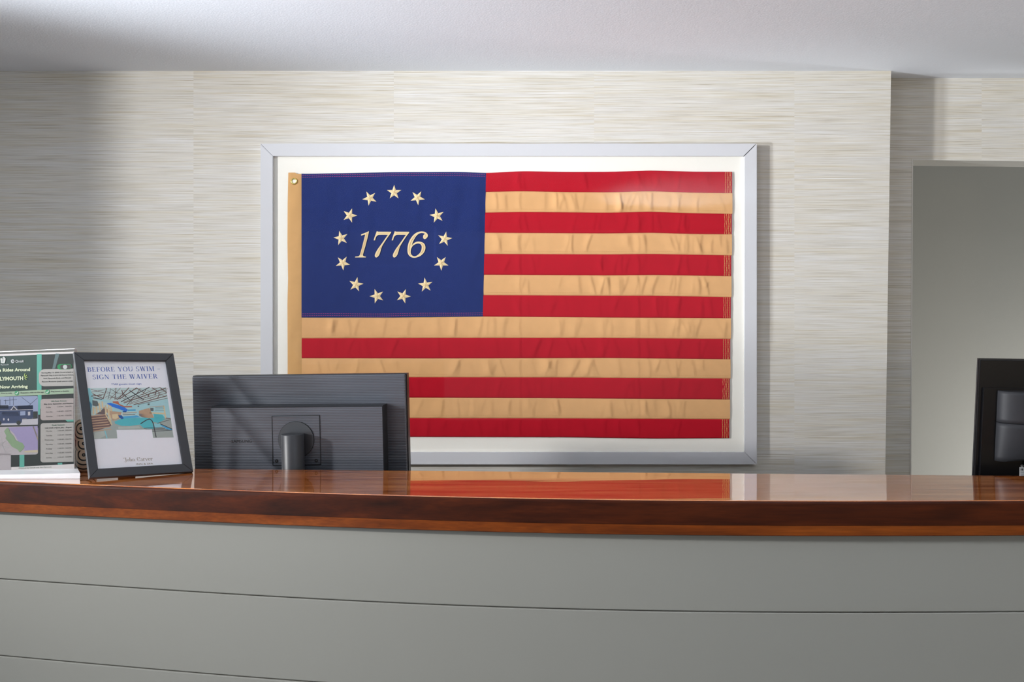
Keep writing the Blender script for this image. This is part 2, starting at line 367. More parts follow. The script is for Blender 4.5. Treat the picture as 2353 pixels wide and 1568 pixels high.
# recessed part with doorway
DX0b, DX0t, DX1, DZ = 1.400, 1.4105, 2.36, WZ(365.5, REC_Y)
bm = bmesh.new()
def dx0(z): return WX(2091, REC_Y)+(z-(.95))*.0061
prism([(1.2, 0), (dx0(0), 0), (dx0(DZ), DZ), (DX1, DZ-.012), (DX1, 0), (3.4, 0), (3.4, CEIL), (1.2, CEIL)], REC_Y, REC_Y+.11, bm)
struct(bm_obj('wall_recess', bm, M_wall))
# narrow painted bead round the opening
bm = bmesh.new()
tw = .0035
prism([(dx0(0), 0), (dx0(0)+tw, 0), (dx0(DZ)+tw, DZ-tw), (DX1, DZ-.012-tw), (DX1, DZ-.012), (dx0(DZ), DZ)], REC_Y-.002, REC_Y+.112, bm)
struct(bm_obj('trim_1', bm, M_trimw))
# back office seen through the opening
struct(box('wall_office', .9, 4.2, 4.75, 4.85, 0, 2.5, M_grey))
struct(box('wall_office_left', .9, 1.0, 3.62, 4.75, 0, 2.5, M_grey))
struct(box('wall_office_right', 4.1, 4.2, 3.62, 4.75, 0, 2.5, M_grey))
struct(box('ceiling_office', .9, 4.2, 3.60, 4.85, 2.42, 2.5, M_ceil))
struct(box('wall_right', 3.4, 3.5, -4, 3.62, 0, CEIL, M_offwhite))
struct(box('wall_left_blocker', -3.3, -2.44, 2.43, 3.42, 0, CEIL, M_wall))  # unseen block, put here to shade the left end of the back wall
struct(box('baseboard_back', -2.47, 1.28, 3.40, 3.42, 0, .12, M_trimw))

# ---------------------------------------------------------------- reception desk
fx = np.array([-2.3, -1.6, -1.219, -1.031, -.854, -.715, -.458, -.165, .102, .365, .625, 1.073, 1.6, 2.3])
fy = np.array([2.70, 2.475, 2.371, 2.325, 2.288, 2.258, 2.203, 2.140, 2.108, 2.093, 2.087, 2.088, 2.105, 2.165])
co = np.polyfit(fx, fy, 6)
def front(x): return float(np.polyval(co, x))
def back(x): return 2.5525-.0637*x
CT = ZC-.335            # top of the worktop
XS = [-2.3+4.6*i/110 for i in range(111)]
def normal(x):
    e = .001; s = (front(x+e)-front(x-e))/(2*e); l = math.hypot(1, s); return (s/l, -1/l)   # outwards, towards the room
def sweep(name, profile, mats, parent, off=0.0, closed_back=None, fm=None):
    """profile: (out, z) points from the back top round the front to the back bottom; out = distance behind the front edge line"""
    V = []; Fc = []
    n = len(profile)
    for x in XS:
        nx, ny = normal(x)
        for o, z in profile:
            if o is None: V.append((x, back(x), z))
            else:
                V.append((x-nx*o, front(x)-ny*o, z))
    for i in range(len(XS)-1):
        for k in range(n):
            a = i*n+k; b = i*n+(k+1) % n
            Fc.append((a, b, b+n, a+n))
    Fc.append(tuple(range(n))[::-1]); Fc.append(tuple((len(XS)-1)*n+k for k in range(n)))
    fmi = None
    if fm: fmi = [fm[k] for i in range(len(XS)-1) for k in range(n)]+[0, 0]
    o = mesh_obj(name, V, Fc, mats, parent, fm=fmi)
    return o
worktop = thing('wooden_countertop', 'glossy red-brown varnished wooden countertop with a curved front edge', 'countertop', (0, 2.3, CT-.0745))
worktop_M = worktop.location.copy()
def reparent(o, root): o.parent = root; o.location = -root.location
r = .007
prof = [(None, CT), (.05, CT)]
for k in range(6):
    a = math.radians(90-18*k); prof.append((r-r*math.cos(math.radians(18*k-90)) if 0 else r*(1-math.sin(math.radians(18*k))), CT-r+r*math.cos(math.radians(18*k))))
prof += [(0, CT-.0515), (None, CT-.0515)]
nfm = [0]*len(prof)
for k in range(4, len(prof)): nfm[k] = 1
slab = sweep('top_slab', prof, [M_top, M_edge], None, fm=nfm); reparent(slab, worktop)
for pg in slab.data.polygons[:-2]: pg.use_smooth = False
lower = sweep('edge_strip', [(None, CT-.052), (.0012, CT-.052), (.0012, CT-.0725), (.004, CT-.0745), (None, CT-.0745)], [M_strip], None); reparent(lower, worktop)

desk = thing('reception_desk', 'long curved reception desk front clad in wide grey painted horizontal boards', 'desk', (0, 2.3, 0))
zs = [CT-.0748, ZC-.576, ZC-.7615, ZC-.947, ZC-1.1325, ZC-1.318, .085]
for i in range(len(zs)-1):
    z1, z0 = zs[i], zs[i+1]+.0
    c = .0022
    o = sweep('board', [(.043, z1), (.025+c, z1-(.0 if i == 0 else .0006)), (.025, z1-(0 if i == 0 else .0006)-c), (.025, z0+.0012+c), (.025+c, z0+.0012), (.043, z0+.0012)], [M_panel], None)
    reparent(o, desk)
o = sweep('carcass', [(.30, CT-.0748), (.043, CT-.0748), (.043, .0), (.30, .0)], [M_panel], None); reparent(o, desk)
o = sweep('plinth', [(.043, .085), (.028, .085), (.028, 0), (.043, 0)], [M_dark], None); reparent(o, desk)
# staff-side lower work surface carrying the monitors
ws = bmesh.new()
DESKZ = .80
pts = [(x, front(x)+.31) for x in (-2.2, -1.5, -.8, 0, .8, 1.5, 2.2)]
poly = pts+[(2.2, 2.98), (-2.2, 2.98)]
a = [ws.verts.new((x, y, DESKZ)) for x, y in poly]; b = [ws.verts.new((x, y, DESKZ-.03)) for x, y in poly]
ws.faces.new(a); ws.faces.new(b[::-1])
for i in range(len(poly)): ws.faces.new((a[i], b[i], b[(i+1) % len(poly)], a[(i+1) % len(poly)]))
o = bm_obj('work_surface', ws, M_offwhite); reparent(o, desk)
for x in (-2.15, 0, 2.15):
    o = box('support_panel', x-.01, x+.01, front(x)+.32, 2.95, 0, DESKZ-.03, M_offwhite); reparent(o, desk)

# ---------------------------------------------------------------- picture frame with the flag
FY = 3.392; MATY = 3.4037
frame = thing('white_picture_frame', 'large white lacquered picture frame hanging on the wallpapered wall, holding the flag', 'picture frame', (0, WALL_Y, WZ(1068, FY)))
def FP(px, py, d=FY): return WX(px, d), WZ(py, d)
xl, xr, zt, zb = WX(598.5, FY), WX(1739.5, FY), WZ(330, FY), WZ(1068, FY)
rw = .0425
ixl, ixr, izt, izb = xl+rw, xr-rw, zt-rw, zb+rw
def rail(poly, gap=0):
    bm = bmesh.new(); prism(poly, FY, WALL_Y-.0005, bm)
    bmesh.ops.recalc_face_normals(bm, faces=bm.faces)
    es = [e for e in bm.edges if abs(e.verts[0].co.y-FY) < 1e-6 and abs(e.verts[1].co.y-FY) < 1e-6]
    bmesh.ops.bevel(bm, geom=es, offset=.0012, segments=2, affect='EDGES')
    o = bm_obj('rail', bm, M_frame); o.parent = frame; o.location = -frame.location
    return o
g = .0003
rail([(xl+g, zt), (xr-.0022, zt), (ixr-.0022, izt), (ixl+g, izt)])
rail([(xl+g, zb), (ixl+g, izb), (ixr-g, izb), (xr-g, zb)])
rail([(xl, zb+g), (xl, zt-g), (ixl, izt-g), (ixl, izb+g)])
rail([(xr, zb+g), (ixr, izb+g), (ixr, izt-.0004), (xr, zt-.0004)])
o = box('mat_board', ixl-.006, ixr+.006, MATY, MATY+.012, izb-.006, izt+.006, M_mat); o.parent = frame; o.location = -frame.location
o = mesh_obj('glass_pane', [(ixl-.003, FY+.0008, izb-.003), (ixr+.003, FY+.0008, izb-.003), (ixr+.003, FY+.0008, izt+.003), (ixl-.003, FY+.0008, izt+.003)], [(0, 1, 2, 3)], M_glass); o.parent = frame; o.location = -frame.location

# flag
FD = 3.3997     # plane of the cloth
flag = thing('flag', 'red and tan striped flag with a navy canton of thirteen stars and 1776', 'flag', (0, FD, WZ(1008, FD)))
def interp(tab, x):
    xs = [t[0] for t in tab]; ys = [t[1] for t in tab]; return float(np.interp(x, xs, ys))
def smooth_tab(tab):
    xs = np.arange(640, 1700, 4.0); ys = np.interp(xs, [t[0] for t in tab], [t[1] for t in tab])
    k = np.hanning(19); k /= k.sum(); yp = np.pad(ys, 9, mode='edge'); return xs, np.convolve(yp, k, 'valid')
TAB = [
 [(660, 396.5), (693, 400), (800, 398), (900, 396), (1060, 395.5), (1117, 398), (1200, 393.5), (1300, 395.5), (1400, 395.2), (1495, 392), (1600, 395), (1690, 395)],
 [(1100, 441.5), (1200, 439.5), (1300, 441.5), (1400, 442), (1495, 439.5), (1600, 443), (1690, 444)],
 [(1100, 489), (1200, 487.5), (1400, 489), (1495, 487), (1600, 490.5), (1690, 492)],
 [(1100, 535), (1400, 536.5), (1495, 535), (1600, 538), (1690, 538.5)],
 [(1100, 584), (1400, 585), (1500, 584), (1690, 587.5)],
 [(1100, 631.5), (1400, 633), (1500, 632), (1690, 635)],
 [(1100, 678.5), (1400, 680), (1500, 680), (1690, 683.5)],
 [(660, 730), (693, 730), (900, 730), (1109, 727.5), (1400, 730), (1690, 731.5)],
 [(660, 778), (693, 778), (1000, 777), (1400, 777), (1690, 779.5)],
 [(660, 823), (693, 823.5), (1000, 824), (1400, 823), (1690, 826)],
 [(660, 868), (693, 868), (935, 867.5), (1300, 868), (1690, 870.5)],
 [(660, 913), (935, 914), (1300, 915.5), (1690, 918.5)],
 [(660, 960), (935, 961.5), (1300, 962), (1690, 964)],
 [(660, 1003), (935, 1004), (1300, 1005), (1500, 1008), (1690, 1007)]]
TABS = [smooth_tab(t) for t in TAB]
def yb(i, x): xs, ys = TABS[i]; return float(np.interp(x, xs, ys))
def right_edge(i): return 1682-(i/13.0)*7.0
def canton_right(py): return 1117.0-(py-398)/330*7.5
class Wr:
    """pucker field of one panel: narrow asymmetric ridges"""
    def __init__(self, seed, n, x0, x1, amp, wmin, wmax, slant, diag=0):
        rd = random.Random(seed); self.r = []
        for _ in range(n):
            self.r.append((rd.uniform(x0, x1), rd.uniform(-slant, slant)+diag, rd.uniform(wmin, wmax), amp*rd.uniform(.35, 1), rd.uniform(0, .3)*rd.choice((0, 1)), 1-rd.uniform(0, .4)*rd.choice((0, 0, 1))))
        self.A = np.array(self.r)
    def h(self, x, v):
        A = self.A; xc = A[:, 0]+A[:, 1]*(v-.5)+4*np.sin(A[:, 0]+3.0*v); t = (x-xc)/A[:, 2]
        prof = np.where(t > 0, np.exp(-(t*1.7)**2), np.exp(-(t*.5)**2))
        env = np.clip((v-A[:, 4]+.1)/.22, 0, 1)*np.clip((A[:, 5]-v+.05)/.22, 0, 1)
        return float((A[:, 3]*prof*env).sum())
def cloth_panel(name, i, x0f, x1f, nx, nz, m, wr, parent, lift=0.0, hem=0.0, drape=.0008):
    top = lambda x: yb(i, x); bot = lambda x: yb(i+1, x)
    V = []; Fc = []
    for a in range(nx+1):
        u = a/nx
        for b in range(nz+1):
            v = b/nz
            pym = top(1400)*(1-v)+bot(1400)*v
            px = x0f(pym)*(1-u)+x1f(pym)*u
            py = top(px)*(1-v)+bot(px)*v
            hh = wr.h(px, v)
            e = min(v, 1-v)*9; hh *= min(1, e*1.3)
            y = FD-lift-drape*math.sin(math.pi*v)-hh
            V.append((WX(px, FD), y, WZ(py, FD)))
    for a in range(nx):
        for b in range(nz):
            k = a*(nz+1)+b; Fc.append((k, k+1, k+nz+2, k+nz+1))
    # folded edge behind, gives the panel thickness
    n0 = len(V)
    for a in range(nx+1):
        for b in (0, nz):
            x, y, z = V[a*(nz+1)+b]; V.append((x, FD+.0030, z))
    for a in range(nx):
        k = n0+a*2; p = a*(nz+1)
        Fc.append((p, p+nz+1, k+2, k)); Fc.append((p+nz, k+1, k+3, p+nz+nz+1))
    o = mesh_obj(name, V, Fc, m, None, smooth=True); o.parent = parent; o.location = -flag.location
    return o
for i in range(13):
    red = i % 2 == 0
    x0f = (lambda py: canton_right(py)) if i < 7 else (lambda py: 693.5)
    x1 = right_edge(i)+(0 if red else 1.5)
    L_ = 0.62 if i < 7 else 1.0
    wr = Wr(100+i, int((26 if red else 36)*L_), 1125 if i < 7 else 700, 1668, (.0013 if red else .0022), 4, 8.5, 12)
    wr.A = np.vstack([wr.A]+[[[xx, 2, 4.5, .0011, 0, 1]] for xx in (1197, 1464, 1560)])
    st = cloth_panel('stripe', i, x0f, (lambda py, q=x1: q), int(420*L_), 14, M_red if red else M_tan, wr, flag, lift=.0006 if red else 0)
    if red:  # rows of gold stitching at the fly end
        V = []; Fc = []
        for xo in (15.5, 11, 7, 3.2):
            for s in range(9):
                v0, v1 = (s+.05)/9, (s+.95)/9; px = x1-xo+.4*math.sin(s*1.7+xo)
                for px_, v_ in ((px-.38, v0), (px+.38, v0), (px+.38, v1), (px-.38, v1)):
                    py = yb(i, px_)*(1-v_)+yb(i+1, px_)*v_
                    V.append((WX(px_, FD), FD-.0006-.0008*math.sin(math.pi*v_)-.0007, WZ(py, FD)))
                n_ = len(V); Fc.append((n_-4, n_-3, n_-2, n_-1))
        o = mesh_obj('stitching', V, Fc, M_thread, st); o['kind'] = 'stuff'
    else:   # hem stitches along the bottom of the tan stripes
        V = []; Fc = []; xs0 = (1117 if i < 7 else 694)
        px = xs0
        while px < x1-2:
            for q, dy in ((px, -6.6), (px+3.2, -6.6), (px+3.2, -6.0), (px, -6.0)):
                V.append((WX(q, FD), FD-.0016, WZ(yb(i+1, q)+dy, FD)))
            n_ = len(V); Fc.append((n_-4, n_-3, n_-2, n_-1)); px += 5
        o = mesh_obj('stitching', V, Fc, M_header, st); o['kind'] = 'stuff'
# canton
wr = Wr(5, 18, 960, 1150, .0022, 7, 18, 30, -130); wr2 = Wr(6, 34, 690, 1110, .0010, 7, 22, 40, -60)
V = []; Fc = []; NXc, NZc = 150, 110
def canton_y(px, py):
    v = (py-398)/330
    h = wr.h(px, v)*min(1, max(0, (v-.3)*3))+wr2.h(px, v)
    h *= min(1, (px-693)/20, (1112-px)/14) if 693 < px < 1112 else 0
    h = .0020*math.tanh(max(h, 0)/.0020)
    if 800 < px < 1000 and 520 < py < 610: h *= .35
    return FD-.0010-h
for a in range(NXc+1):
    for b in range(NZc+1):
        v = b/NZc; pym = 398+330*v
        px = 693+(canton_right(pym)-693)*a/NXc; py = yb(0, px)*(1-v)+yb(7, px)*v
        V.append((WX(px, FD), canton_y(px, py), WZ(py, FD)))
for a in range(NXc):
    for b in range(NZc):
        k = a*(NZc+1)+b; Fc.append((k, k+1, k+NZc+2, k+NZc+1))
canton = mesh_obj('canton', V, Fc, M_navy, None, smooth=True); canton.parent = flag; canton.location = -flag.location
canton['label'] = 'navy blue canton with embroidered stars and 1776'
V = []; Fc = []
for base_i, offs in ((0, (3.5, 8)), (7, (-8.5, -4))):
    for dy in offs:
        px = 695
        while px < (1113 if base_i == 0 else 1106):
            for q, e in ((px, -.35), (px+3.4, -.35), (px+3.4, .35), (px, .35)):
                py = yb(base_i, q)+dy+e+math.sin(q*.031)*.5; V.append((WX(q, FD), canton_y(q, py)-.0004, WZ(py, FD)))
            n_ = len(V); Fc.append((n_-4, n_-3, n_-2, n_-1)); px += 5.2
mesh_obj('stitching', V, Fc, M_pink, canton)['kind'] = 'stuff'
# header band with grommet
V = []; Fc = []; nh = 90
hp = [(397, 662.5), (470, 661), (560, 660.5), (640, 662), (700, 660.5), (800, 661), (900, 661), (1003, 661.5)]
for a in range(nh+1):
    py = 397+(1003-397)*a/nh; xl_ = float(np.interp(py, [p[0] for p in hp], [p[1] for p in hp]))
    for k in range(7):
        px = xl_+(693.6-xl_)*k/6; yy = FD-.0014-(.0006*math.sin(math.pi*k/6))-.0004*math.sin(py*.05+k)
        if k in (0, 6): yy = FD-.0002
        V.append((WX(px, FD), yy, WZ(py+(3 if a == 0 and k > 3 else 0), FD)))
for a in range(nh):
    for k in range(6):
        q = a*7+k; Fc.append((q, q+7, q+8, q+1))
o = mesh_obj('header_band', V, Fc, M_header, None, smooth=True); o.parent = flag; o.location = -flag.location; header = o
bm = bmesh.new(); gx, gz = WX(676.2, FD), WZ(417, FD)
R0, R1 = .0122, .0026
for a in range(32):
    pass
rings = []
for a in range(32):
    t = 2*math.pi*a/32; rings.append([bm.verts.new((gx+(R0-.0032+R1*math.cos(s))*math.cos(t), FD-.0030+R1*.8*math.sin(s), gz+(R0-.0032+R1*math.cos(s))*math.sin(t))) for s in [2*math.pi*k/10 for k in range(10)]])
for a in range(32):
    for k in range(10): bm.faces.new((rings[a][k], rings[(a+1) % 32][k], rings[(a+1) % 32][(k+1) % 10], rings[a][(k+1) % 10]))
o = bm_obj('grommet', bm, M_brass, None, True); o.parent = flag; o.location = -flag.location; o['label'] = 'round brass grommet'
bm = bmesh.new(); prism([(gx+.0068*math.cos(2*math.pi*k/24), gz+.0068*math.sin(2*math.pi*k/24)) for k in range(24)], FD-.0026, FD-.0018, bm)
grommet = o; bm_obj('grommet_hole', bm, M_mat, grommet)
# stars: centre in photograph points, tilt clockwise from upright
S = [(765, 196, 0), (506.6, 257.6, -26.8), (1012.6, 253.4, 30.4), (295.2, 441.4, 18), (1219, 443.8, -11.6), (202.6, 680.6, -14), (1300.8, 689.8, 11.8),
     (221, 945, 31.4), (1264.6, 946, 36), (360.4, 1173, 11.3), (1097.4, 1178, -6.7), (583.8, 1295.6, -18.9), (861.8, 1295.6, 20.5)]
def star_mesh():
    R = 17.3/F*FD; V = []; Fc = []
    for k in range(10):
        rr = R if k % 2 == 0 else R*.385; a = math.radians(36*k); V.append((rr*math.sin(a), 0, rr*math.cos(a)))
    for k in range(10):
        V.append((V[k][0], .0012, V[k][2]))
    V.append((0, -.0022, 0)); n = 20
    for k in range(10): Fc.append((k, (k+1) % 10, n)); Fc.append((k, k+10, (k+1) % 10+10, (k+1) % 10))
    fm = [0]*20
    # seam lines between the facets
    for k in range(0, 10, 2):
        a = math.radians(36*(k+1)); r2 = R*.385; nx_, nz_ = math.cos(a)*.00045, -math.sin(a)*.00045
        b0 = len(V); ex, ez = r2*math.sin(a), r2*math.cos(a)
        V += [(ex+nx_, -.0004, ez+nz_), (ex-nx_, -.0004, ez-nz_), (-nx_, -.0026, -nz_), (nx_, -.0026, nz_)]
        Fc.append((b0, b0+1, b0+2, b0+3)); fm.append(1)
    me = bpy.data.meshes.new('star'); me.from_pydata(V, [], Fc); me.update(); me.materials.append(M_star); me.materials.append(M_starline)
    me.polygons.foreach_set('material_index', fm); return me
sm = star_mesh()
for cx, cy, tilt in S:
    px, py = cx/4.6125+740, cy/4.6125+400
    o = bpy.data.objects.new('star', sm); COL.objects.link(o); o.parent = canton
    o.location = (WX(px, FD), min(canton_y(px+a_, py+b_) for a_ in (-14, -7, 0, 7, 14) for b_ in (-14, -7, 0, 7, 14))-.0004, WZ(py, FD)); o.rotation_euler = (0, math.radians(tilt), 0)
# numerals: outlines from a 13.07x view whose corner is at (810,520)
def cat(pts, n=5, closed=True):
    out = []; m = len(pts)
    for i in range(m):
        p0, p1, p2, p3 = pts[i-1], pts[i], pts[(i+1) % m], pts[(i+2) % m]
        if len(p1) > 2 or len(p2) > 2:      # sharp corner marks
            pa = p0 if len(p1) == 2 else p1; pb = p3 if len(p2) == 2 else p2
        else: pa, pb = p0, p3
        for k in range(n):
            t = k/n; q = []
            for c in (0, 1):
                a, b, c_, d_ = pa[c], p1[c], p2[c], pb[c]
                q.append(.5*((2*b)+(-a+c_)*t+(2*a-5*b+4*c_-d_)*t*t+(-a+3*b-3*c_+d_)*t**3))
            out.append(tuple(q))
    return out
one = [(500, 150, 1), (470, 290), (440, 410), (380, 640), (318, 850), (322, 885), (350, 905), (410, 920, 1), (400, 942, 1), (80, 942, 1), (90, 915, 1), (180, 905), (215, 880), (235, 830), (290, 640), (350, 400), (383, 270), (378, 255), (340, 262), (265, 288, 1), (262, 262, 1), (290, 240), (420, 190)]
seven = [(735, 150, 1), (775, 168), (850, 170), (1165, 172, 1), (1165, 195, 1), (1080, 310), (985, 450), (905, 580), (865, 680), (825, 820), (790, 890), (745, 935), (705, 942), (680, 915), (675, 870), (700, 800), (760, 695), (850, 570), (950, 430), (1040, 300), (1068, 262, 1), (820, 262), (765, 275), (722, 310), (695, 370), (682, 428, 1), (640, 428, 1), (655, 370), (690, 270)]
six_o = [(2265, 270), (2260, 310), (2235, 355), (2195, 385), (2160, 388), (2130, 365), (2122, 320), (2135, 270), (2168, 245), (2160, 222), (2120, 212), (2070, 208), (2000, 228), (1930, 285), (1870, 370), (1820, 470), (1785, 570), (1768, 605, 1), (1800, 560), (1850, 510), (1920, 475), (2000, 466), (2090, 485), (2155, 530), (2190, 610), (2185, 710), (2135, 810), (2050, 890), (1950, 935), (1860, 952), (1770, 935), (1700, 880), (1660, 800), (1655, 690), (1670, 570), (1710, 450), (1780, 330), (1870, 235), (1970, 180), (2080, 160), (2170, 175), (2235, 215)]
six_i = [(2082, 640), (2075, 590), (2045, 545), (1995, 525), (1925, 530), (1850, 565), (1795, 620), (1760, 700), (1750, 790), (1775, 860), (1830, 900), (1890, 905), (1960, 870), (2030, 800), (2070, 720)]
def num_local(p): return (WX(p[0]/13.072+810, FD), WZ(p[1]/13.072+520, FD))
def fill2d(loops, y0, y1, inset=0.0):
    """2D outlines with holes, filled and given depth by a curve, returned as mesh data"""
    cu = bpy.data.curves.new('n', 'CURVE'); cu.dimensions = '2D'; cu.fill_mode = 'BOTH'; cu.extrude = abs(y1-y0)/2; cu.offset = inset
    for lp in loops:
        s = cu.splines.new('POLY'); s.points.add(len(lp)-1); s.use_cyclic_u = True
        for pt, (x, z) in zip(s.points, lp): pt.co = (x, z, 0, 1)
    ob = bpy.data.objects.new('n', cu); COL.objects.link(ob)
    dg = bpy.context.evaluated_depsgraph_get(); dg.update()
    me = bpy.data.meshes.new_from_object(ob.evaluated_get(dg))
    bpy.data.objects.remove(ob); bpy.data.curves.remove(cu)
    ym = (y0+y1)/2
    for v in me.vertices: x, z, d = v.co; v.co = (x, ym+d, z)
    me.materials.clear(); return me
# tan satin lines sewn inside the numerals
def thick_line(pts, wd, m, parent):
    V = []; Fc = []
    P = [num_local(p) for p in cat2(pts)]
    for i, (x, z) in enumerate(P):
        a = P[max(0, i-1)]; b = P[min(len(P)-1, i+1)]; dx, dz = b[0]-a[0], b[1]-a[1]; l = math.hypot(dx, dz) or 1
        V += [(x-dz/l*wd/2, FD-.0037, z+dx/l*wd/2), (x+dz/l*wd/2, FD-.0037, z-dx/l*wd/2)]
    for i in range(len(P)-1): Fc.append((2*i, 2*i+1, 2*i+3, 2*i+2))
    return V, Fc
def cat2(pts):
    out = []
    for i in range(len(pts)-1):
        p0 = pts[max(0, i-1)]; p1 = pts[i]; p2 = pts[i+1]; p3 = pts[min(len(pts)-1, i+2)]
        for k in range(5):
            t = k/5; out.append(tuple(.5*((2*p1[c])+(-p0[c]+p2[c])*t+(2*p0[c]-5*p1[c]+4*p2[c]-p3[c])*t*t+(-p0[c]+3*p1[c]-3*p2[c]+p3[c])*t**3) for c in (0, 1)))
    out.append(pts[-1][:2]); return out
lines = [([(440, 205), (395, 420), (330, 640), (265, 880)], .0012), ([(425, 215), (412, 260), (350, 500), (290, 720), (250, 880)], .0007),
         ([(460, 215), (420, 400), (360, 620), (300, 850)], .0007)]
for dx in (0, 541):
    lines += [([(770+dx, 215), (900+dx, 216), (1080+dx, 214)], .0012), ([(1080+dx, 214), (1115+dx, 200)], .0008), ([(880+dx, 590), (800+dx, 720), (745+dx, 830), (715+dx, 895)], .0012), ([(860+dx, 640), (800+dx, 770), (750+dx, 890)], .0007)]
lines += [([(1900, 270), (1800, 400), (1730, 540), (1700, 700), (1710, 800), (1750, 880)], .0013), ([(1860, 310), (1770, 460), (1725, 600), (1725, 740)], .0007), ([(2040, 500), (2110, 560), (2135, 640), (2110, 740), (2050, 830)], .0013),
          ([(2190, 250), (2190, 310), (2165, 350)], .001), ([(2080, 510), (2150, 590), (2150, 690), (2090, 800)], .0007)]
nums = [[cat(one, 3)], [cat(seven, 3)], [cat([(p[0]+541, p[1])+p[2:] for p in seven], 3)], [cat(six_o, 4), cat(six_i, 4)]]
groups = [lines[0:3], lines[3:7], lines[7:11], lines[11:]]
for lp, gl_ in zip(nums, groups):
    me = fill2d([[num_local(p) for p in l] for l in lp], FD-.0034, FD-.0006)
    V = [tuple(v.co) for v in me.vertices]; Fc = [tuple(p.vertices) for p in me.polygons]; fm = [0]*len(Fc)
    for pts, wd in gl_:
        v_, f_ = thick_line(pts, wd, None, None); n_ = len(V); V += v_; Fc += [tuple(i+n_ for i in f) for f in f_]; fm += [1]*len(f_)
    mesh_obj('numeral', V, Fc, [M_star, M_starline], canton, fm=fm)

# ---------------------------------------------------------------- left monitor, seen from behind
sc_ = 1.05
MM = pose(-.548*sc_, 2.574*sc_+.005, ZC-.331*sc_, -6.3, 1.9, -.85)
mon = thing('computer_monitor', 'black ribbed-back computer monitor standing behind the counter beside the framed notice', 'monitor', M=MM)
def lp(px, py, c=0.0): return on_plane(MM, px, py, c)
xa, za = lp(444, 867); xb, zb2 = lp(931, 859)
Mw0, Mw1 = lp(444, 960)[0]-.0005, lp(933, 960)[0]
Ztop = (za+zb2)/2; Zbot = Ztop-.345
# shell: back cover, with slightly darker bezel rim in front
bm = box_bm(Mw0, Mw1, 0, .022, Zbot, Ztop, .003, 2); bm_obj('back_cover', bm, M_rib, mon)
bm = bmesh.new(); prism([(Mw0-.0012, Zbot-.001), (Mw1+.0028, Zbot-.001), (Mw1+.0028, Ztop+.0018), (Mw0-.0012, Ztop+.0018)], .010, .034, bm); bm_obj('screen_bezel', bm, M_blk, mon)
# raised housing (chamfered)
dh = .052; ch = .006
hx0, hz0 = lp(484.5, 937.5, -dh); hx1, hz1 = lp(878, 936, -dh)
bx1 = lp(889.5, 950, 0)[0]; bz = lp(700, 929.5, -.004)[1]; bx0 = hx0-.004; hzt = (hz0+hz1)/2
hb = Zbot+.03
bm = bmesh.new()
A = [bm.verts.new(v) for v in ((bx0, 0.001, bz), (bx1, 0.001, bz), (bx1, 0.001, hb-.01), (bx0, 0.001, hb-.01))]
B = [bm.verts.new(v) for v in ((bx0+.001, -dh+.014, bz-.0005), (bx1-.001, -dh+.014, bz-.0005), (bx1-.001, -dh+.014, hb-.01), (bx0+.001, -dh+.014, hb-.01))]
Cc = [bm.verts.new(v) for v in ((hx0, -dh, hzt), (hx1, -dh, hzt), (hx1, -dh, hb), (hx0, -dh, hb))]
for P_, Q_ in ((A, B), (B, Cc)):
    for k in range(4): bm.faces.new((P_[k], P_[(k+1) % 4], Q_[(k+1) % 4], Q_[k]))
bm.faces.new(Cc)
housing = bm_obj('rear_housing', bm, [M_blk, M_rib], mon)
for pg in housing.data.polygons:
    if abs(pg.normal.y) > .9 and pg.center.y < -dh+.004: pg.material_index = 1
# mount plate: recessed joint drawn by four narrow grooves round a slightly proud plate
pc = -dh
q = [lp(*p, pc) for p in ((625, 956.5), (734, 954.5), (737.5, 1068), (627.5, 1070))]
bm = bmesh.new(); prism(q, pc-.0008, pc+.002, bm); plate = bm_obj('mount_plate', bm, M_rib, mon)
bm = bmesh.new()
def seam(bm, p, qq, wd):
    dx, dz = qq[0]-p[0], qq[1]-p[1]; l = math.hypot(dx, dz); nx_, nz_ = -dz/l*wd/2, dx/l*wd/2
    prism([(p[0]+nx_, p[1]+nz_), (qq[0]+nx_, qq[1]+nz_), (qq[0]-nx_, qq[1]-nz_), (p[0]-nx_, p[1]-nz_)], pc-.0016, pc, bm)
for k in range(4): seam(bm, q[k], q[(k+1) % 4], .0016)
bm_obj('plate_rim', bm, M_gloss, plate)
def disc_prism(name, cx, cz, r, y0, y1, m, parent, n=40, bev=0):
    bm = bmesh.new(); prism([(cx+r*math.cos(2*math.pi*k/n), cz+r*math.sin(2*math.pi*k/n)) for k in range(n)], y0, y1, bm)
    return bm_obj(name, bm, m, parent)
cxx, czz = lp(680.5, 1011, pc-.002); rr = abs(lp(721, 1011, pc-.002)[0]-cxx)
disc_prism('pivot_ring', cxx, czz, rr+.0012, pc-.0022, pc, M_gloss, plate, 56)
disc_prism('pivot_disc', cxx, czz, rr, pc-.0036, pc, M_blk2, mon, 56)
for p in ((636, 1060), (727, 1059)):
    sx, sz = lp(*p, pc)
    s_ = disc_prism('screw', sx, sz, .0046, pc-.0014, pc, M_gloss, mon, 20)
    disc_prism('screw_head', sx, sz, .0022, pc-.0024, pc, M_blk2, s_, 6)
# wordmark on the housing
pr = Print(MM, pc); pr.L = 4
pr.text(text_mesh('SAMSUNG', 0), (532, 1018.2), (578.5, 1017.6), 7.6, M_ink)
pr.build('wordmark', mon)
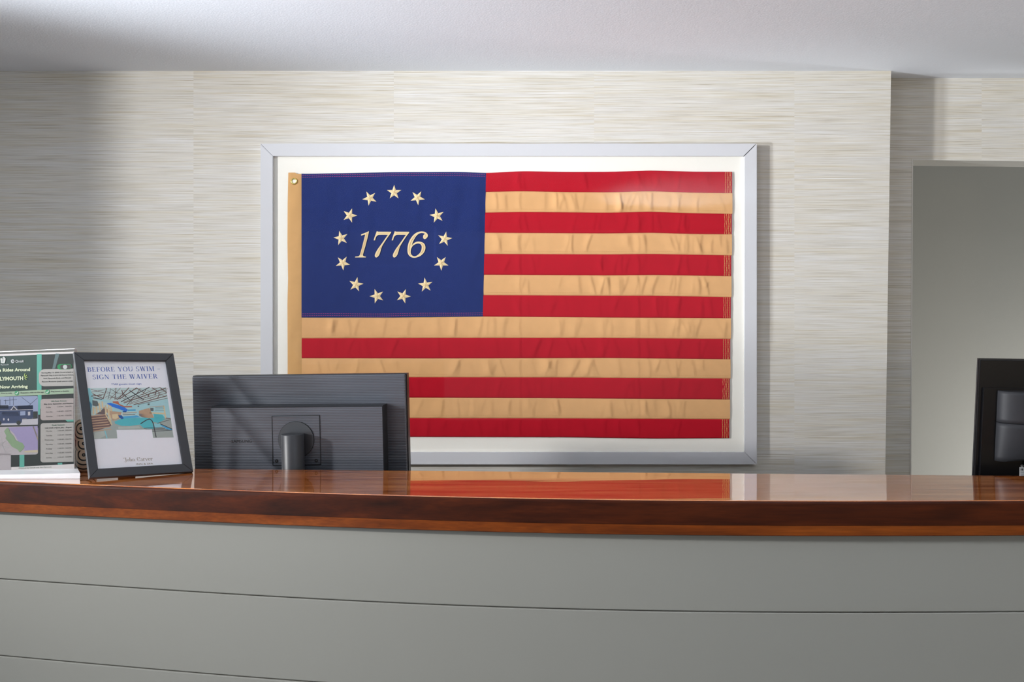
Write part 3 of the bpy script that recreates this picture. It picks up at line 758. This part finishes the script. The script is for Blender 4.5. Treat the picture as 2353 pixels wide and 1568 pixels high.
# stand: column in front of the disc and base on the work surface
neck = bmesh.new()
Mi = MM.inverted()
nc = pc-.030; nx0, nzt = lp(647, 998, nc); nx1 = lp(697.5, 998, nc)[0]; ncx = (nx0+nx1)/2; nr = (nx1-nx0)/2
def ctr(z): return None
zdesk_loc = (Mi @ Vector((MM.translation.x, MM.translation.y, DESKZ+.012))).z
bmn = lathe([(nr*.97, zdesk_loc), (nr, zdesk_loc+.002), (nr, nzt-.0015), (nr-.0012, nzt)], 48, ncx, nc)
nk = bm_obj('stand_column', bmn, M_blk2, mon, False)
for pg in nk.data.polygons:
    if abs(pg.normal.z) < .9: pg.use_smooth = True
box('pivot_arm', ncx-.018, ncx+.018, nc, pc, nzt-.05, nzt-.008, M_blk, mon)
bmn = lathe([(.118, zdesk_loc-.011), (.12, zdesk_loc-.008), (.118, zdesk_loc), (.02, zdesk_loc+.001)], 48, ncx, nc+.01); bm_obj('stand_base', bmn, M_blk, mon)

# ---------------------------------------------------------------- right monitor
MR = pose(1.486, 2.624, ZC-.354, 0, 4.0, .75)
mr_ = thing('computer_monitor', 'plain black computer monitor at the frame edge in front of the grey doorway', 'monitor', M=MR)
def rp(px, py, c=0.0): return on_plane(MR, px, py, c)
X0, Z1 = rp(2252, 827); Xb = rp(2240, 1093)[0]; X0 = (X0+Xb)/2
X1 = X0+.54; Z0 = Z1-.345
bm = box_bm(X0, X1, .0, .010, Z0, Z1, .002, 2); bm_obj('back_cover', bm, M_gloss, mr_)
bm = bmesh.new(); prism([(X0-.001, Z0), (X1+.001, Z0), (X1+.001, Z1+.0028), (X0-.001, Z1+.0028)], .008, .015, bm); bm_obj('screen_bezel', bm, M_blk, mr_)
zl = rp(2300, 892, -.008)[1]; xl2 = rp(2258, 950, -.008)[0]
bm = box_bm(xl2, X1-.012, -.008, .002, Z0+.01, zl, .0015, 2); bm_obj('rear_housing', bm, M_gloss, mr_)
# curved hinge cover: a swept shell, wide and domed, tapering at the bottom
cL = rp(2291, 950, -.01)[0]; cW = .092; cX = cL+cW
ztop = rp(2320, 901, -.04)[1]; zsm = rp(2330, 975, -.045)[1]; zbt = rp(2320, 1064, -.04)[1]
M_cover = mat('satin_black_plastic', rgb(42, 43, 47), .58, .4, noise=.03)
def cover(name, z0, z1, lower):
    V = []; Fc = []; n = 28; mrow = 8
    for r_ in range(mrow+1):
        t = r_/mrow; z = z1+(z0-z1)*t
        for k in range(n+1):
            a = math.pi*k/n; x = cX-cW*math.cos(a); y = -.008-.048*math.sin(a)**.8*(1-(.25*t*t if lower else 0))
            zz = z
            if lower and r_ == mrow: zz = z+.022*max(0, math.sin(a)-.55)
            V.append((x, y, zz))
    for r_ in range(mrow):
        for k in range(n): q_ = r_*(n+1)+k; Fc.append((q_, q_+n+1, q_+n+2, q_+1))
    b0 = len(V); V.append((cX, -.008, z1)); V.append((cX, -.008, z0))
    for k in range(n): Fc.append((k, k+1, b0)); Fc.append((mrow*(n+1)+k+1, mrow*(n+1)+k, b0+1))
    o = mesh_obj(name, V, Fc, M_cover, mr_)
    for pg in o.data.polygons:
        if abs(pg.normal.z) < .7: pg.use_smooth = True
    return o
cover('hinge_cover', zsm+.0006, ztop, False); cover('stand_cover', zbt, zsm-.0006, True)
zd = (MR.inverted() @ Vector((1.486, 2.62, DESKZ+.012))).z
bm = box_bm(cX-.012, cX+.05, -.03, -.008, zd, zbt+.02, .004); bm_obj('stand_column', bm, M_gloss, mr_)
bm = box_bm(cX-.13, cX+.13, -.10, .10, zd-.011, zd, .004); bm_obj('stand_base', bm, M_gloss, mr_)
M_stick = mat('label_paper', rgb(200, 200, 200), .6, .3, noise=.02)
sq = [rp(*p, -.0085) for p in ((2343, 1074), (2364, 1074.5), (2363.5, 1099), (2342.5, 1098.5))]
bm = bmesh.new(); prism(sq, -.0088, -.008, bm); stk = bm_obj('sticker', bm, M_stick, mr_); stk['label'] = 'white barcode sticker'
pr = Print(MR, -.0088)
for k, x in enumerate((2345.5, 2347, 2349.5, 2351, 2354, 2356, 2359, 2361)):
    pr.line([(x, 1077), (x, 1082)], .8+(k % 3)*.4, M_ink)
for y in (1085, 1087.5, 1090, 1092.5): pr.line([(2345, y), (2361, y)], .7, M_ink)
pr.build('barcode', stk)
pr = Print(MR, -.0082); pr.disc(2348.5, 1071, 3.0, 2.6, M_stick); pr.disc(2356, 1071, .9, .9, M_stick); pr.layer(); pr.disc(2348.5, 1071, 1.6, 1.4, M_ink); pr.build('printed_mark', mr_)

# ---------------------------------------------------------------- small black photo frame with the swim notice
fw, fh, fr = .251, .3395, .0225
MF = pose(-.907, 2.447, CT+.0062, 38.5, -28.5, 1.2)
pf = thing('tabletop_photo_frame', 'black tabletop photo frame leaning back on the counter, holding the swim notice', 'photo frame', M=MF)
def rl(poly):
    bm = bmesh.new(); prism(poly, -.001, .009, bm); bmesh.ops.recalc_face_normals(bm, faces=bm.faces)
    bmesh.ops.bevel(bm, geom=[e for e in bm.edges if e.verts[0].co.y < 0 and e.verts[1].co.y < 0], offset=.001, segments=1, affect='EDGES')
    return bm_obj('rail', bm, M_bframe, pf)
x0, x1, z0, z1 = -fw/2, fw/2, 0, fh
rl([(x0, z1), (x1, z1), (x1-fr, z1-fr), (x0+fr, z1-fr)]); rl([(x0, z0), (x0+fr, z0+fr), (x1-fr, z0+fr), (x1, z0)])
rl([(x0, z0), (x0, z1), (x0+fr, z1-fr), (x0+fr, z0+fr)]); rl([(x1, z0), (x1-fr, z0+fr), (x1-fr, z1-fr), (x1, z1)])
box('backing_board', x0+.012, x1-.012, .0071, .0088, z0+.012, z1-.012, M_ink, pf)
o = mesh_obj('glass_pane', [(x0+fr-.002, .0032, z0+fr-.002), (x1-fr+.002, .0032, z0+fr-.002), (x1-fr+.002, .0032, z1-fr+.002), (x0+fr-.002, .0032, z1-fr+.002)], [(0, 1, 2, 3)], M_glass, pf)
# easel strut: from the middle of the back down to the counter behind
top = Vector((0, .010, fh*.62)); MFi = MF.inverted()
foot_w = MF @ Vector((0, .0, 0)); foot_w.z = CT+.001; dirb = (MF.to_3x3() @ Vector((0, 1, 0))); dirb.z = 0; dirb.normalize(); foot_w += dirb*.125
foot = MFi @ foot_w
bm = bmesh.new()
wv = [top+Vector((-.012, 0, 0)), top+Vector((.012, 0, 0)), foot+Vector((.022, 0, 0)), foot+Vector((-.022, 0, 0))]
a = [bm.verts.new(v) for v in wv]; b = [bm.verts.new(v+Vector((0, .003, 0.002))) for v in wv]
bm.faces.new(a); bm.faces.new(b[::-1])
for k in range(4): bm.faces.new((a[k], b[k], b[(k+1) % 4], a[(k+1) % 4]))
bm_obj('easel_strut', bm, M_ink, pf)
# the printed sheet
nM = MF
note = thing('notice_sheet', 'printed swim waiver notice with blue heading and indoor pool photo behind glass', 'notice', M=MF)
nx, nz = 24, 30; V = []; Fc = []
for a in range(nx+1):
    for b in range(nz+1):
        X = x0+.014+(fw-.028)*a/nx; Z = z0+.014+(fh-.028)*b/nz
        V.append((X, .0064, Z))
for a in range(nx):
    for b in range(nz): k = a*(nz+1)+b; Fc.append((k, k+nz+1, k+nz+2, k+1))
mesh_obj('paper', V, Fc, M_paper, note)
pr = Print(MF, .0063)
I_blue = ink('blue_ink', 62, 96, 178); I_tan = ink('taupe_ink', 168, 156, 140)
pr.text(serif_mesh('BEFORE YOU SWIM –', .12), (201.5, 854.8), (368.5, 852.8), 10.6, I_blue, 1.0, up=(-.135, -1))
pr.text(serif_mesh('SIGN THE WAIVER', .13), (213.5, 872.2), (362.5, 870), 10.4, I_blue, 1.0, up=(-.135, -1))
pr.text(text_mesh('**All guests must sign', .012), (256, 885.3), (325, 884), 3.8, I_blue, up=(-.135, -1))
pr.build('heading_lettering', note)
pr = Print(MF, .0063)
pr.text(serif_mesh('John Carver', .02), (284, 1061), (351.5, 1058.5), 8.4, I_tan, 1.0, up=(-.135, -1))
pr.text(text_mesh('INN & SPA', .015), (313, 1069), (352, 1067.5), 3.8, I_tan, up=(-.135, -1))
pr.build('hotel_logo', note)
pr = Print(MF, .0063)
def C(*pts): return [(x/10.695+190, y/10.695+880) for x, y in pts]
I = {k: ink('print_'+k, *v) for k, v in dict(sky=(206, 226, 222), brown=(120, 92, 84), teal=(92, 200, 208), aqua=(150, 214, 220), blue=(44, 126, 232), deep=(30, 96, 170), cream=(236, 214, 170), tanp=(206, 170, 138), stair=(128, 98, 92), stone=(176, 184, 176), stone2=(196, 202, 192), grey=(104, 112, 112), rust=(196, 112, 84), lav=(170, 178, 196), cyan=(86, 182, 226), wallc=(180, 222, 224), dgr=(70, 72, 74), white=(236, 236, 240)).items()}
pr.poly(C((95, 135), (2050, 115), (2165, 880), (2235, 1345), (1730, 1355), (1700, 1145), (830, 1160), (850, 1365), (265, 1385)), I['sky']); pr.layer()
pr.poly(C((90, 135), (175, 135), (260, 330), (230, 560), (200, 820)), I['aqua'])
pr.poly(C((125, 400), (235, 540), (190, 820)), I['cyan'])
pr.poly(C((270, 400), (500, 400), (1200, 540), (1360, 530), (2085, 400), (2160, 860), (1340, 860), (1340, 770), (700, 720), (600, 500)), I['wallc'])
pr.poly(C((190, 830), (260, 1385), (850, 1365), (830, 1160), (1700, 1145), (1735, 1355), (2235, 1345), (2200, 1150), (2165, 880), (1300, 860), (700, 900)), I['stone'])
pr.layer()
rd = random.Random(3)
# roof trusses
def interp_y(x): return 135+(x-90)*-.01
for (a, b) in (((200, 160), (520, 250)), ((210, 235), (520, 175)), ((240, 270), (500, 390)), ((590, 140), (500, 400)), ((690, 140), (620, 410)), ((820, 130), (790, 420)), ((930, 125), (660, 420)), ((1140, 120), (850, 420)), ((1330, 125), (900, 400)), ((1640, 110), (940, 470)), ((1900, 110), (1000, 480)), ((2050, 130), (1010, 500)), ((2060, 190), (1100, 520)), ((2070, 250), (1150, 530)), ((2075, 320), (1250, 540)), ((2085, 380), (1350, 540)), ((1310, 120), (1600, 310)), ((1150, 190), (1500, 420)), ((980, 250), (1200, 470)), ((1700, 120), (1900, 260)), ((1900, 120), (2060, 240)), ((700, 160), (860, 260)), ((640, 300), (860, 420)), ((1280, 320), (1080, 560)), ((210, 330), (480, 300)), ((260, 370), (480, 410)), ((1400, 170), (1300, 300)), ((1560, 170), (1480, 260)), ((1820, 180), (1780, 300)), ((1640, 260), (1600, 360)), ((1880, 280), (1840, 380)), ((1050, 330), (1040, 420)), ((960, 180), (1000, 330))):
    pr.line(C(a, b), rd.choice((1.0, 1.4, 1.9)), I['brown'] if rd.random() < .7 else I['dgr'])
for _ in range(60):
    x = rd.uniform(260, 2040); y = rd.uniform(150, 400)
    if y > 400 and x < 500: continue
    a = rd.uniform(-.6, .6); pr.line(C((x, y), (x+70*math.cos(a), y-70*math.sin(a))), .7, I['brown'])
pr.poly(C((235, 430), (360, 450), (400, 560), (330, 580), (240, 560)), I['grey'])
pr.poly(C((480, 580), (700, 700), (960, 720), (900, 880), (740, 940), (650, 800)), I['tanp'])
pr.poly(C((200, 830), (600, 780), (700, 1060), (240, 1220)), I['stair'])
pr.poly(C((440, 700), (540, 600), (560, 780), (300, 780)), I['stair'])
pr.poly(C((735, 460), (870, 455), (900, 520), (1020, 575), (1210, 570), (1215, 605), (1000, 610), (860, 530), (740, 490)), I['rust'])
pr.poly(C((1100, 660), (1300, 655), (1300, 690), (1110, 700)), I['cyan'])
pr.poly(C((780, 960), (960, 880), (1420, 860), (1900, 860), (2030, 900), (1850, 990), (1700, 960), (1760, 1130), (1500, 1120), (1400, 1030), (1160, 1065), (960, 1060), (800, 1010)), I['teal'])
pr.poly(C((960, 830), (1330, 800), (1420, 850), (1000, 880)), I['cyan'])
pr.poly(C((1740, 760), (1960, 790), (2030, 880), (1760, 870)), I['teal'])
pr.poly(C((1900, 1010), (2200, 1150), (2200, 1170), (2080, 1150), (1930, 1060)), I['cyan'])
pr.poly(C((1740, 1000), (1900, 1000), (1960, 1100), (1760, 1120)), I['aqua'])
pr.layer()
for k in range(7):
    y = 790+k*62; pr.line(C((200+k*8, y+30), (560+k*24, y-4-k*2)), 2.2, I['tanp'])
for k in range(5): y = 650+k*28; pr.line(C((430-k*10, y), (545, y)), .9, I['grey'])
for x0_, y0_, x1_, y1_ in ((265, 600, 265, 780), (335, 580, 345, 760), (400, 500, 435, 710), (480, 460, 490, 620), (560, 560, 570, 770), (640, 530, 640, 820), (680, 560, 710, 700), (660, 800, 690, 1010)):
    pr.line(C((x0_, y0_), (x1_, y1_)), 3.6, I['cream'])
pr.line(C((250, 620), (430, 660)), 1.6, I['cream']); pr.line(C((540, 600), (720, 660)), 1.6, I['cream']); pr.line(C((560, 780), (720, 1040)), 2.4, I['cream'])
pr.poly(C((590, 515), (680, 495), (860, 545), (1040, 610), (1105, 665), (1085, 710), (1040, 705), (860, 635), (720, 590)), I['blue'])
pr.poly(C((980, 700), (1090, 690), (1060, 725), (980, 720)), I['deep'])
pr.poly(C((870, 800), (960, 800), (1010, 880), (960, 900), (900, 860)), I['deep'])
pr.poly(C((720, 780), (860, 760), (880, 860), (800, 900), (730, 880)), I['cream'])
pr.line(C((980, 790), (1290, 780)), 1.4, I['grey']); pr.line(C((980, 750), (1330, 730)), 1.6, I['tanp'])
pr.poly(C((1380, 690), (1640, 620), (1750, 860), (1600, 870), (1440, 840), (1380, 800)), I['tanp'])
pr.poly(C((1380, 760), (1500, 770), (1620, 800), (1600, 865), (1460, 850), (1390, 810)), I['lav'])
pr.poly(C((1660, 620), (1740, 620), (1740, 700), (1665, 700)), I['grey'])
pr.line(C((1640, 740), (2020, 760)), 3.2, I['cream']); pr.line(C((1990, 570), (2040, 870)), 3, I['cream']); pr.line(C((1640, 600), (2000, 570)), 1.2, I['tanp'])
for y in (610, 650, 690): pr.line(C((1780, y), (2000, y-10)), .7, I['grey'])
pr.line(C((2040, 870), (2160, 880)), 1.8, I['brown'])
pr.poly(C((1350, 565), (1385, 565), (1385, 595), (1350, 595)), I['grey']); pr.poly(C((1595, 515), (1645, 510), (1645, 550), (1598, 555)), I['grey'])
pr.line(C((1420, 1010), (1560, 920), (1640, 890), (1700, 930), (1740, 1020), (1770, 1180), (1805, 1345)), 2.2, I['dgr'])
pr.line(C((1500, 1120), (1740, 1100), (1960, 1100)), 1, I['dgr']); pr.line(C((1540, 1140), (2020, 1125)), 1, I['dgr']); pr.line(C((1710, 1165), (2110, 1150)), 1, I['dgr']); pr.line(C((1710, 1200), (2200, 1165)), 1.2, I['dgr'])
pr.line(C((1830, 1000), (2165, 905)), 1, I['dgr']); pr.line(C((1900, 1010), (2200, 1140)), 1.6, I['dgr']); pr.line(C((540, 1170), (600, 1370)), 2.5, I['aqua'])
pr.poly(C((300, 1230), (520, 1190), (560, 1300), (420, 1370), (280, 1370)), I['stone2']); pr.poly(C((870, 1080), (1380, 1070), (1420, 1120), (880, 1140)), I['stone2'])
pr.build('pool_picture', note)

# ---------------------------------------------------------------- acrylic sign holder with flyer
SB = 2.50/2.364
MB_ = pose(-1.144*SB, 2.50, ZC-.31*SB, -1.9, -4.2, -2.3)
hold = thing('acrylic_sign_holder', 'clear acrylic sign holder on a white base at the end of the counter', 'sign holder', M=MB_)
def bp(px, py, c=0.0): return on_plane(MB_, px, py, c)
hx0, hz1 = bp(-38, 808.5); hx1, _ = bp(174, 803.5); hz0 = bp(174, 1088)[1]; hz0 += .007; hz1 = (bp(-38, 811)[1]+bp(174, 803.8)[1])/2
box('front_sheet', hx0, hx1, -.0055, -.0035, hz0, hz1, M_acryl, hold)
box('rear_sheet', hx0, hx1, .0035, .0055, hz0, hz1, M_acryl, hold)
M_acw = mat('frosted_acrylic_edge', rgb(236, 236, 238), .3, .5, noise=.02)
box('top_edge', hx0, hx1, -.0055, .0055, hz1, hz1+.0022, M_acw, hold, .0006)
box('side_edge', hx1-.0006, hx1+.0012, -.0055, .0055, hz0, hz1, M_acryl, hold)
# base: front foot on the counter, its bottom flat on the wood
bi = MB_.inverted()
def wpt(x, y, z): return bi @ Vector((x, y, z))
bR = -1.05+.001; V = []
cr = []
yF, yBk = 2.418, 2.530
xr0, xr1 = WX(183.5, yF), WX(176, yBk)
xl0 = xr0-.232; xl1 = xr1-.232
zt_ = CT+.0135
for (xx, yy, zz) in ((xl0, yF-.004, CT+.0004), (xr0, yF, CT+.0004), (xr1, yBk, CT+.0004), (xl1, yBk, CT+.0004), (xl0, yF-.002, zt_-.004), (xr0, yF+.002, zt_), (xr1, yBk, zt_+.002), (xl1, yBk, zt_-.004)):
    V.append(wpt(xx, yy, zz))
mesh_obj('base', V, [(0, 3, 2, 1), (4, 5, 6, 7), (0, 1, 5, 4), (1, 2, 6, 5), (2, 3, 7, 6), (3, 0, 4, 7)], M_acw, hold)
fly = thing('flyer_sheet', 'dark green shuttle ride flyer printed with timetables inside the clear holder', 'flyer', M=MB_)
fc = [bp(*p) for p in ((-32, 815.2), (170.5, 808.2), (171, 1082), (-32, 1090))]
bm = bmesh.new(); prism(fc, 0, .0006, bm); bm_obj('paper', bm, mat('flyer_paper', rgb(200, 192, 190), .7, .2, noise=.01), fly)
def K(x, y): return (x/4.611, y/4.611+780)
J = {k: ink('flyer_'+k, *[c*.84 for c in v]) for k, v in dict(green=(38, 66, 58), dark=(34, 40, 38), teal=(96, 176, 158), panel=(184, 178, 172), panel2=(182, 168, 164), band=(164, 184, 156), white=(222, 222, 218), lime=(190, 214, 110), pale=(226, 232, 196), check=(70, 160, 110), txt=(70, 68, 66), gtxt=(70, 110, 88), sky=(150, 160, 190), navy=(44, 58, 96), roof=(34, 40, 58), road=(196, 190, 196), map=(190, 180, 182), sea=(164, 150, 190), park=(140, 166, 128), sand=(206, 190, 160), carg=(30, 136, 78), card=(70, 62, 62), ring=(200, 200, 200), streak=(96, 116, 118)).items()}
pr = Print(MB_, -.0001)
pr.poly([K(-148, 184), K(780, 150), K(783, 1322), K(-148, 1368)], J['green']); pr.layer()
pr.poly([K(-148, 610), K(780, 590), K(783, 1322), K(-148, 1368)], J['dark'])
pr.poly([K(440, 163), K(780, 150), K(780, 590), K(440, 605)], J['dark']); pr.layer()
pr.poly([K(391, 158), K(441, 156), K(440, 600), K(441, 720), K(425, 740), K(425, 800), K(404, 800), K(404, 620), K(391, 560)], J['teal'])
pr.poly([K(590, 150), K(630, 152), K(585, 310), K(555, 312)], J['streak'])
pr.poly([K(207, 1225), K(258, 1222), K(258, 1355), K(207, 1358)], J['teal']); pr.poly([K(612, 1310), K(660, 1308), K(660, 1328), K(612, 1330)], J['teal'])
pr.poly([K(690, 853), K(780, 850), K(780, 872), K(715, 873)], J['teal']); pr.layer()
pr.rrect(*K(412, 318), *K(779, 500), 13, J['panel'], slope=-.02, right_open=True)
pr.poly([K(-148, 566), K(780, 520), K(780, 575), K(-148, 615)], J['band'])
pr.rrect(*K(430, 633), *K(779, 860), 6, J['panel2'], slope=-.022, right_open=True)
pr.rrect(*K(430, 890), *K(779, 1306), 6, J['panel'], slope=-.022, right_open=True)
pr.rrect(*K(-148, 612), *K(404, 912), 4, J['sky'], slope=-.02)
pr.rrect(*K(-148, 932), *K(405, 1232), 6, J['map'], slope=-.02)
pr.poly([K(-148, 1210), K(116, 1208), K(116, 1412), K(-148, 1420)], J['map']); pr.layer()
# shuttle photo
pr.poly([K(-148, 858), K(400, 830), K(402, 905), K(-148, 915)], J['road'])
pr.poly([K(-148, 715), K(350, 700), K(352, 845), K(-148, 860)], J['navy'])
pr.poly([K(185, 705), K(350, 700), K(350, 750), K(190, 752)], J['roof']); pr.poly([K(-148, 700), K(90, 700), K(90, 735), K(-148, 740)], J['roof'])
pr.poly([K(352, 765), K(400, 765), K(400, 840), K(352, 845)], J['dark'])
for a, b in (((5, 640), (5, 720)), ((105, 615), (105, 700)), ((140, 612), (142, 700)), ((60, 640), (60, 690)), ((230, 615), (330, 690)), ((400, 620), (310, 700)), ((40, 650), (180, 640))):
    pr.line([K(*a), K(*b)], .8, J['roof'])
pr.layer()
pr.poly([K(108, 752), K(147, 705), K(190, 750)], J['road']); pr.layer(); pr.poly([K(124, 748), K(147, 718), K(176, 748)], J['roof'])
pr.poly([K(-148, 770), K(170, 762), K(215, 820), K(235, 850), K(230, 885), K(-148, 895)], J['navy'])
pr.line([K(-148, 758), K(350, 745)], 1, J['road']); pr.line([K(5, 870), K(20, 893), K(180, 890)], .8, J['sky'])
pr.poly([K(20, 775), K(185, 770), K(205, 815), K(25, 820)], J['dark'])
pr.poly([K(215, 765), K(270, 762), K(270, 805), K(215, 808)], J['sky']); pr.poly([K(283, 760), K(340, 758), K(340, 842), K(285, 846)], J['navy']); pr.layer()
pr.poly([K(297, 768), K(322, 767), K(322, 806), K(298, 808)], J['road']); pr.disc(*K(42, 848), 2, 3, J['road'], 10); pr.disc(*K(90, 852), 2, 3, J['road'], 10)
pr.disc(*K(198, 885), 5, 5, J['dark'], 16); pr.disc(*K(0, 888), 4, 4.5, J['dark'], 16)
# map
pr.poly([K(80, 935), K(400, 920), K(403, 1180), K(262, 1182), K(255, 1140), K(195, 1080), K(150, 1000)], J['sea'])
pr.poly([K(345, 924), K(362, 924), K(402, 1040), K(402, 1075)], J['sand']); pr.layer()
pr.poly([K(45, 975), K(75, 938), K(90, 938), K(110, 990), K(150, 1030), K(165, 1070), K(240, 1100), K(262, 1135), K(245, 1165), K(210, 1200), K(190, 1170), K(130, 1140), K(60, 1050), K(70, 1025)], J['park'])
pr.poly([K(262, 1182), K(402, 1172), K(402, 1200), K(260, 1200)], J['sand'])
for a, b in (((0, 1120), (75, 1068)), ((0, 1030), (40, 1150)), ((40, 1150), (120, 1130)), ((10, 1100), (60, 1200)), ((150, 1150), (60, 1210))): pr.line([K(*a), K(*b)], .5, J['ring'])
# toy-like car from above
pr.rrect(*K(608, 264), *K(762, 320), 6, J['carg'], slope=-.02); pr.layer(); pr.rrect(*K(640, 270), *K(755, 316), 4, J['card'], slope=-.02); pr.layer(); pr.disc(*K(691, 293), 5, 5, J['ring']); pr.disc(*K(65, 0), .01, .01, J['ring'], 4)
# check marks
for x, y in ((179, 570), (504, 557)):
    pr.disc(*K(x, y), 4.9, 5.2, J['check']); pr.layer(); pr.line([K(x-12, y+2), K(x-3, y+12), K(x+14, y-12)], 1.8, J['white'])
# emblem and rays
pr.poly([K(5, 206), K(22, 200), K(32, 215), K(30, 190), K(45, 184), K(62, 205), K(58, 240), K(48, 255), K(12, 252), K(10, 228)], J['white'])
pr.layer(); pr.line([K(34, 212), K(32, 240)], 1.1, J['green']); pr.line([K(34, 200), K(48, 200)], .8, J['green'])
pr.disc(*K(137, 233), 4.2, 4.6, J['ring']); pr.layer(); pr.disc(*K(140, 233), 1.6, 1.8, J['green'], 12)
for a, b in (((258, 392), (268, 362)), ((262, 398), (288, 380)), ((265, 404), (294, 402)), ((262, 412), (282, 428))): pr.line([K(*a), K(*b)], 1.5, J['lime'])
pr.build('artwork', fly)
pr = Print(MB_, -.0001); pr.L = 9
def tx(s, x0_, y0_, x1_, y1_, cap, m, bold=.0): pr.text(text_mesh(s, bold), K(x0_, y0_), K(x1_, y1_), cap/4.611, m)
tx('Circuit', 163, 248, 253, 244, 27, J['ring'], .03); tx('See Plymouth', -30, 280, 93, 274, 13, J['ring'], .01)
tx('Free Rides Around', -80, 345, 322, 335, 33, J['pale'], .045); tx('PLYMOUTH', -25, 438, 248, 430, 37, J['pale'], .05); tx('Now Arriving', -2, 522, 297, 514, 32, J['pale'], .045)
pr.build('title_lettering', fly); pr = Print(MB_, -.0001); pr.L = 9
tx('Free to ride', 14, 578, 125, 576, 12, J['txt'], .02); pr.build('banner_lettering', fly); pr = Print(MB_, -.0001); pr.L = 9
tx('Request a ride on the app', 220, 574, 465, 566, 13, J['txt'], .02); tx('Flag down a shuttle', 542, 560, 730, 554, 13, J['txt'], .02)
pr.build('banner_lettering', fly); pr = Print(MB_, -.0001); pr.L = 9
for s, y, x0_, x1_ in (('Starting May 13, 2024, Circuit is back in', 362, 440, 775), ('Plymouth! Hop in and ride free to Nelson', 391, 434, 777), ('Park, Plymouth Rock, and Plimoth', 422, 462, 752), ('Patuxet Museums (peak season only)', 456, 444, 768)): tx(s, x0_, y, x1_, y-8, 13, J['txt'], .02)
pr.build('introduction_lettering', fly); pr = Print(MB_, -.0001); pr.L = 9
tx('Off-Peak Season', 540, 664, 705, 658, 14, J['gtxt'], .015); tx('May, June, September, and October', 468, 694, 778, 684, 13, J['txt'], .025)
for s, y in (('Friday', 728), ('Saturday', 777), ('Sunday', 824)): tx(s, 490, y, 490+(50 if s == 'Friday' else 68), y-2, 13, J['txt'], .0); tx('11:00 AM - 10:00 PM', 605, y-6, 757, y-12, 13, J['txt'], .0)
pr.build('timetable_lettering', fly); pr = Print(MB_, -.0001); pr.L = 9
tx('Peak Season', 552, 918, 684, 912, 14, J['gtxt'], .015); tx('Last week of June, July - August', 478, 946, 760, 938, 13, J['txt'], .025)
for k, s in enumerate(('Monday', 'Tuesday', 'Wednesday', 'Thursday', 'Friday', 'Saturday', 'Sunday')):
    y = 980+47*k; wd = {6: 62, 7: 68, 8: 78, 9: 96}[len(s)]; tx(s, 522-wd/2, y, 522+wd/2, y-2, 13, J['txt'], .0); tx('11:00 AM - 10:00 PM', 612, y-5, 757, y-10, 13, J['txt'], .0)
pr.build('timetable_lettering', fly); pr = Print(MB_, -.0001); pr.L = 9
tx('Powered by Circuit and See Plymouth', 200, 1372, 548, 1358, 12, J['gtxt'], .01); tx('www.ridecircuit.com | www.seeplymouth.com', 180, 1406, 575, 1390, 10, J['txt'], .0)
pr.build('footer_lettering', fly)

# ---------------------------------------------------------------- small patterned bottle between sign holder and photo frame
bY = 2.560; bX = WX(197, bY)
bot = thing('patterned_bottle', 'small beige bottle with black concentric arc pattern standing between sign holder and photo frame', 'bottle', (bX, bY, CT))
m = bpy.data.materials.new('arc_pattern'); m.use_nodes = True; nt = m.node_tree; N = nt.nodes; L = nt.links; p = N['Principled BSDF']; p.inputs['Roughness'].default_value = .35
tc = N.new('ShaderNodeTexCoord'); sp = N.new('ShaderNodeSeparateXYZ'); L.new(tc.outputs['Object'], sp.inputs[0])
def mth(op, a, b=None):
    n = N.new('ShaderNodeMath'); n.operation = op
    for i_, v in enumerate((a, b)):
        if v is None: continue
        if isinstance(v, (int, float)): n.inputs[i_].default_value = v
        else: L.new(v, n.inputs[i_])
    return n.outputs[0]
# arcs centred at heights on the front of the bottle, wrapped round its side
ang = mth('MULTIPLY', mth('ARCTAN2', sp.outputs[0], mth('MULTIPLY', sp.outputs[1], -1)), .026)
z_ = sp.outputs[2]
def rings(cu_, cz_):
    return mth('SQRT', mth('ADD', mth('POWER', mth('SUBTRACT', ang, cu_), 2), mth('POWER', mth('SUBTRACT', z_, cz_), 2)))
d1 = rings(.0, .112); d2 = rings(.006, .074); d3 = rings(.006, .045)
top_ = mth('GREATER_THAN', z_, .080); mid_ = mth('GREATER_THAN', z_, .056)
def mixv(f, a, b): return mth('ADD', mth('MULTIPLY', f, a), mth('MULTIPLY', mth('SUBTRACT', 1, f), b))
dd = mixv(top_, d1, mixv(mid_, d2, d3))
sn = mth('SINE', mth('MULTIPLY', dd, 2*math.pi/.0112))
msk = mth('GREATER_THAN', sn, .55)
mx = N.new('ShaderNodeMix'); mx.data_type = 'RGBA'; mx.inputs[6].default_value = rgb(238, 216, 188); mx.inputs[7].default_value = rgb(22, 28, 26); L.new(msk, mx.inputs[0]); L.new(mx.outputs[2], p.inputs['Base Color'])
R_ = .0268; Hh = (1081.5-961)/F*bY
bb = bm_obj('body', lathe([(R_*.62, 0), (R_*.84, .004), (R_*.95, .012), (R_, .024), (R_, Hh-.016), (R_*.95, Hh-.009), (R_*.78, Hh-.003), (R_*.45, Hh)], 48), m, bot, True)
bm_obj('cap', lathe([(.0095, Hh-.001), (.0095, Hh+.009), (.008, Hh+.0105)], 32), M_blk, bot)
